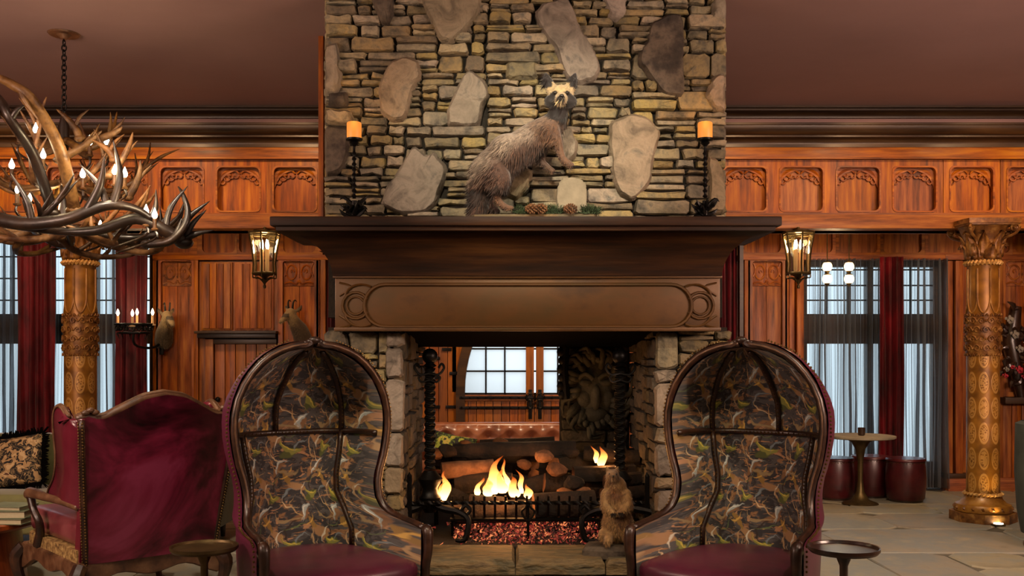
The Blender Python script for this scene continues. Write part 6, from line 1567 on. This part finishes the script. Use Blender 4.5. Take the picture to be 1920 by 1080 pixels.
# ------------------------------------------------------------------ hanging lanterns
def lantern(u, lab, side):
    d = 8.9; t = thing('hanging_lantern', lab, 'lantern', P(u, 432, d), 0, 'brass and glass lanterns'); K = d/FPX; o0 = Vector((PX(u, d), d, 0)); Z = lambda v: PZ(v, d)
    prof = [(436, 27), (442, 26.5), (470, 21.5), (495, 19.5), (512, 20.5)]
    def pt(v, r, k): a = R(30+60*k); return o0+Vector((cos(a)*r*K*1.08, sin(a)*r*K, Z(v)))
    for k in range(6):
        bm = BM(); tube(bm, [pt(v, r, k) for v, r in prof], .008, 6); build(bm, 'corner_bar', M['brass'], t, world=True)
        bm = BM(); rows = [[bm.verts.new(pt(v, r*.98, k)), bm.verts.new(pt(v, r*.98, k+1))] for v, r in prof]
        for A, B in zip(rows, rows[1:]): bm.faces.new((A[0], A[1], B[1], B[0]))
        build(bm, 'pane', M['lglass'], t, world=True)
    for v, r, w_ in ((436, 27, .011), (513, 20.5, .013), (441, 26.6, .006)):
        bm = BM(); tube(bm, [pt(v, r, k) for k in range(6)], w_, 6, closed=True); build(bm, 'rim', M['brass'], t, world=True)
    bm = BM(); lathe(bm, [(.01, Z(541)), (.016, Z(537)), (.008, Z(533)), (.02, Z(529)), (.03, Z(525)), (.015, Z(521)), (.05, Z(517)), (.09, Z(514)), (.09, Z(512)), (.01, Z(512))], o0, 16)
    for k in range(6): p = pt(513, 20.5, k); tube(bm, spline([p, p+(o0-p)*.0+Vector((0, 0, -.04)), (p+Vector((o0.x, o0.y, Z(530))))/2, Vector((o0.x, o0.y, Z(532)))], 3), .006, 5)
    build(bm, 'scroll_finial', M['brass'], t, world=True)
    bm = BM(); tube(bm, [Vector((o0.x, d, Z(436))), Vector((o0.x, d, Z(426)))], .012, 8); lathe(bm, [(.02, Z(440)), (.06, Z(436)), (.13, Z(434.5)), (.135, Z(433.5)), (.01, Z(430))], o0, 6)
    tube(bm, [(o0.x, d, Z(427)), (o0.x, BK+.0, Z(427))], .012, 6); build(bm, 'hanger', M['brass'], t, world=True)
    for k in range(4):
        a = pi/4+k*pi/2; c = Vector((o0.x+.035*cos(a), d+.035*sin(a), 0)); bm = BM(); lathe(bm, [(.013, Z(508)), (.013, Z(468)), (.006, Z(467))], c, 12); cn = build(bm, 'candle_sleeve', M['sleeve'], t, world=True)
        bm = BM(); lathe(bm, [(.004, Z(467)), (.011, Z(462)), (.012, Z(459)), (.006, Z(453)), (.001, Z(449))], c, 12); build(bm, 'flame_bulb', M['bulb_wh'], cn, world=True)
    light('POINT', 'lantern_glow', P(u, 445, d-.0), 3.5, (1, .64, .3), size=.04)
lantern(496, 'brass hanging lantern with lit candle bulbs left of the mantel', -1); lantern(1497, 'brass hanging lantern with lit candle bulbs right of the mantel', 1)

# ------------------------------------------------------------------ black iron candle bracket, left
d = 10.5; t = thing('candle_bracket', 'black scrolled iron candle bracket with four lit bulbs before the dark red curtain', 'wall light', P(288, 625, d))
bm = BM(); cx, cz = PX(252, d), PZ(612, d); cc = Vector((cx, d, 0))
tube(bm, spline([(PX(276, d), WB-.05, PZ(640, d)), (PX(268, d), d+.25, PZ(652, d)), (cx, d, PZ(645, d)), (cx, d, PZ(612, d))], 5), .014, 8); box(bm, PX(272, d), PX(280, d), WB-.08, WB-.05, PZ(665, d), PZ(600, d), .005); build(bm, 'arm', M['iron'], t, world=True)
bm = BM(); rg = random.Random(3)
tube(bm, [Vector((cx+.2*cos(k*pi/12), d+.14*sin(k*pi/12), cz+.02)) for k in range(24)], .014, 6, closed=True)
tube(bm, [Vector((cx+.16*cos(k*pi/12), d+.11*sin(k*pi/12), cz-.07)) for k in range(24)], .012, 6, closed=True)
for k in range(18):
    a = 2*pi*k/18; c = Vector((cx+.19*cos(a), d+.13*sin(a), cz-.02)); tg = Vector((-sin(a), cos(a)*.7, 0)).normalized()
    tube(bm, [c+tg*(.035*(1-j/12)*cos(j*.8))+Vector((0, 0, .045*(1-j/12)*sin(j*.8))) for j in range(10)], .009, 5)
    if k % 3 == 0: tube(bm, [c+Vector((0, 0, -.05)), c*.75+cc*.25+Vector((0, 0, -.12-cz*0)) if False else c+Vector((-.03*cos(a), -.02*sin(a), -.12))], [.012, .003], 5)
build(bm, 'scrolled_crown', M['iron'], t, world=True)
for (u, v, dy) in ((221, 606, 0), (249, 604, .12), (257, 608, -.13), (286, 605, 0)):
    c = Vector((PX(u, d), d+dy, 0)); bm = BM(); lathe(bm, [(.03, PZ(v, d)-.03), (.035, PZ(v, d)-.02), (.014, PZ(v, d)-.015), (.014, PZ(v-14, d))], c, 12); cn = build(bm, 'candle', M['sleeve'], t, world=True)
    bm = BM(); lathe(bm, [(.006, PZ(v-14, d)), (.016, PZ(v-18, d)), (.015, PZ(v-21, d)), (.001, PZ(v-27, d))], c, 12); build(bm, 'flame_bulb', M['bulb_wh'], cn, world=True)
light('POINT', 'bracket_glow', P(252, 570, d-.1), 5, (1, .68, .34), size=.05)

# ------------------------------------------------------------------ antler chandelier
d0 = 6.9; ch = thing('antler_chandelier', 'large tiered antler chandelier with candle bulbs hanging at upper left', 'chandelier', (PX(120, d0), d0, 2.25))
bm = BM(); lathe(bm, [(.10, ZC-.012), (.11, ZC-.002), (.02, ZC)], (PX(120, d0), d0, 0), 20); lathe(bm, [(.02, ZC-.04), (.05, ZC-.012), (.02, ZC-.005)], (PX(120, d0), d0, 0), 16); build(bm, 'ceiling_plate', M['chairwood_lt'], ch, world=True)
zt_ = PZ(215, d0); n = 15
for k in range(n):
    zc = ZC-.05-(ZC-.05-zt_)*(k+.5)/n; hh = (ZC-.05-zt_)/n*.66; c = Vector((PX(120, d0), d0, zc)); a = Vector((1, 0, 0)) if k % 2 else Vector((0, 1, 0))
    bm = BM(); tube(bm, [c+a*(.016*cos(j*pi/6))+Vector((0, 0, hh*sin(j*pi/6))) for j in range(12)], .005, 5, closed=True); build(bm, 'chain_link', M['iron'], ch, world=True)
bm = BM(); lathe(bm, [(.03, PZ(440, d0)), (.05, PZ(420, d0)), (.03, PZ(380, d0)), (.025, PZ(300, d0)), (.04, PZ(240, d0)), (.015, PZ(212, d0))], (PX(120, d0), d0, 0), 14); build(bm, 'stem', M['antler_dk'], ch, world=True)
def antler(main, tines, r0, m='antler'):
    """main list of points, tines (index fraction, tip offset)"""
    bm = BM(); sp = spline(main, 6); n = len(sp); rad = lerp_list([r0, r0*.95, r0*.8, r0*.7, r0*.5, r0*.12], n); tube(bm, sp, rad, 9)
    sphere(bm, sp[0], r0*1.35, 10, (1, 1, .7))
    for f, off, r in tines:
        i = min(n-1, int(f*(n-1))); p = sp[i]; off = Vector(off); tg = (sp[min(n-1, i+1)]-sp[max(0, i-1)]).normalized()
        tube(bm, spline([p, p+off*.45+tg*.05*off.length*2, p+off], 5), lerp_list([r, r*.85, r*.06], 11), 8)
    return build(bm, 'antler', M[m], ch, world=True, angle=180)
Pq = lambda u, v, d=d0: P(u, v, d)
# front sweep: two dark beams crossing the front of the ring
antler([Pq(-60, 392, 6.3), Pq(30, 418, 6.2), Pq(120, 412, 6.15), Pq(200, 385, 6.2), Pq(262, 395, 6.3), Pq(318, 440, 6.4)], [(.28, (-.12, -.05, .32), .026), (.5, (.14, -.06, .34), .03), (.62, (-.16, -.04, .26), .026), (.66, (.0, 0, .42), .028), (.88, (.05, -.05, .18), .022)], .048, 'antler_dk')
antler([Pq(345, 455, 6.5), Pq(310, 432, 6.4), Pq(255, 410, 6.35), Pq(180, 432, 6.3), Pq(90, 432, 6.3), Pq(-30, 420, 6.4)], [(.0, (.15, 0, .22), .026), (.06, (.20, .04, .08), .026), (.12, (.22, 0, .24), .028), (.2, (.13, .05, .30), .024)], .046, 'antler_dk')
antler([Pq(275, 458, 6.45), Pq(318, 452, 6.4), Pq(345, 425, 6.4), Pq(352, 395, 6.42), Pq(343, 365, 6.45), Pq(334, 350, 6.5)], [(.25, (.06, 0, .14), .02)], .03, 'antler_dk')
rg = random.Random(21)
cxy = Vector((PX(120, d0), d0, 0))
def radial(a, z0, r_in, r_out, rise, r0, m, curl=.6, nt=4, tl=.26):
    pts = []
    for k, f in enumerate((0, .22, .45, .68, .86, 1)):
        rr = r_in+(r_out-r_in)*sin(f*pi/2); aa = a+curl*f; pts.append(cxy+Vector((rr*cos(aa), rr*sin(aa), z0-.10*sin(f*pi)+rise*f**2.2)))
    tn = [(.25+.6*j/nt, (rg.uniform(-.13, .13)+.12*cos(a+curl), rg.uniform(-.1, .1)+.10*sin(a+curl), rg.uniform(.6, 1.15)*tl), r0*.6) for j in range(nt)]
    antler(pts, tn, r0, m)
for k in range(9): radial(2*pi*k/9+.3, PZ(430, d0), .10, .80, .22, .030, 'antler' if k % 2 else 'antler_dk', .75, 4, .24)
for k in range(6): radial(2*pi*k/6, PZ(440, d0)+.0, .25, .70, .0, .028, 'antler', -1.2, 3, .20)
for k in range(8): radial(2*pi*k/8+.5, PZ(345, d0), .06, .58, .32, .024, 'antler', .5, 4, .22)
for k in range(4): radial(2*pi*k/4+.9, PZ(265, d0), .04, .36, .22, .026, 'antler', .8, 3, .17)
for a, b in (((205, 330), (248, 248)), ((215, 300), (172, 262)), ((180, 262), (228, 238)), ((110, 300), (190, 245)), ((150, 260), (105, 205)), ((240, 370), (262, 300))):
    A, B = Pq(*a, 6.55), Pq(*b, 6.5); antler([A+(B-A)*f+Vector((.03*sin(f*3), 0, 0)) for f in (0, .2, .4, .6, .8, 1)], [(.4, (.1, 0, .12), .014)], .028)
# tall pale antlers reaching out of the frame at upper left
antler([Pq(140, 395, 6.45), Pq(112, 280, 6.2), Pq(62, 190, 6.0), Pq(25, 160, 5.95), Pq(-20, 138, 5.9), Pq(-80, 110, 5.9)], [(.3, (-.12, 0, .14), .028), (.55, (.12, 0, -.2), .022)], .042)
antler([Pq(100, 400, 6.4), Pq(62, 290, 6.2), Pq(20, 225, 6.0), Pq(2, 190, 6.0), Pq(-20, 165, 6.0), Pq(-60, 120, 6.0)], [(.4, (.1, 0, .1), .02)], .036, 'antler_dk')
# candle cups and bulbs
BUL = [(35, 243, 6.6), (67, 242, 6.5), (168, 265, 6.7), (200, 264, 6.6), (81, 290, 6.5), (22, 309, 6.4), (155, 326, 6.4), (215, 320, 6.5), (234, 325, 6.4), (32, 355, 6.3), (56, 371, 6.25), (274, 395, 6.35), (290, 402, 6.25), (188, 420, 7.3)]
for u, v, d in BUL:
    c = P(u, v, d); k = 1.15 if v < 345 or v > 380 and u > 200 else .8; bm = BM(); lathe(bm, [(.020, -.105), (.026, -.095), (.013, -.088), (.013, -.028)], c, 12); cn = build(bm, 'candle_cup', M['antler'], ch, world=True)
    bm = BM(); lathe(bm, [(.006*k, -.028), (.015*k, -.014), (.016*k, 0), (.009*k, .02), (.001, .038*k)], c, 12); build(bm, 'flame_bulb', M['bulb_wh'], cn, world=True)
    tube_end = cxy+Vector(((c.x-cxy.x)*.6, (c.y-cxy.y)*.6, c.z-.22)); bm = BM(); tube(bm, spline([c+Vector((0, 0, -.1)), c+Vector((0, 0, -.16)), tube_end], 4), .008, 5); build(bm, 'candle_arm', M['antler_dk'], cn, world=True)
for (u, v, d, p) in ((60, 290, 6.2, 7), (190, 300, 6.2, 9), (282, 385, 6.1, 5), (100, 380, 6.9, 6)): light('POINT', 'chandelier_glow', P(u, v, d), p, (1, .74, .42), size=.06)
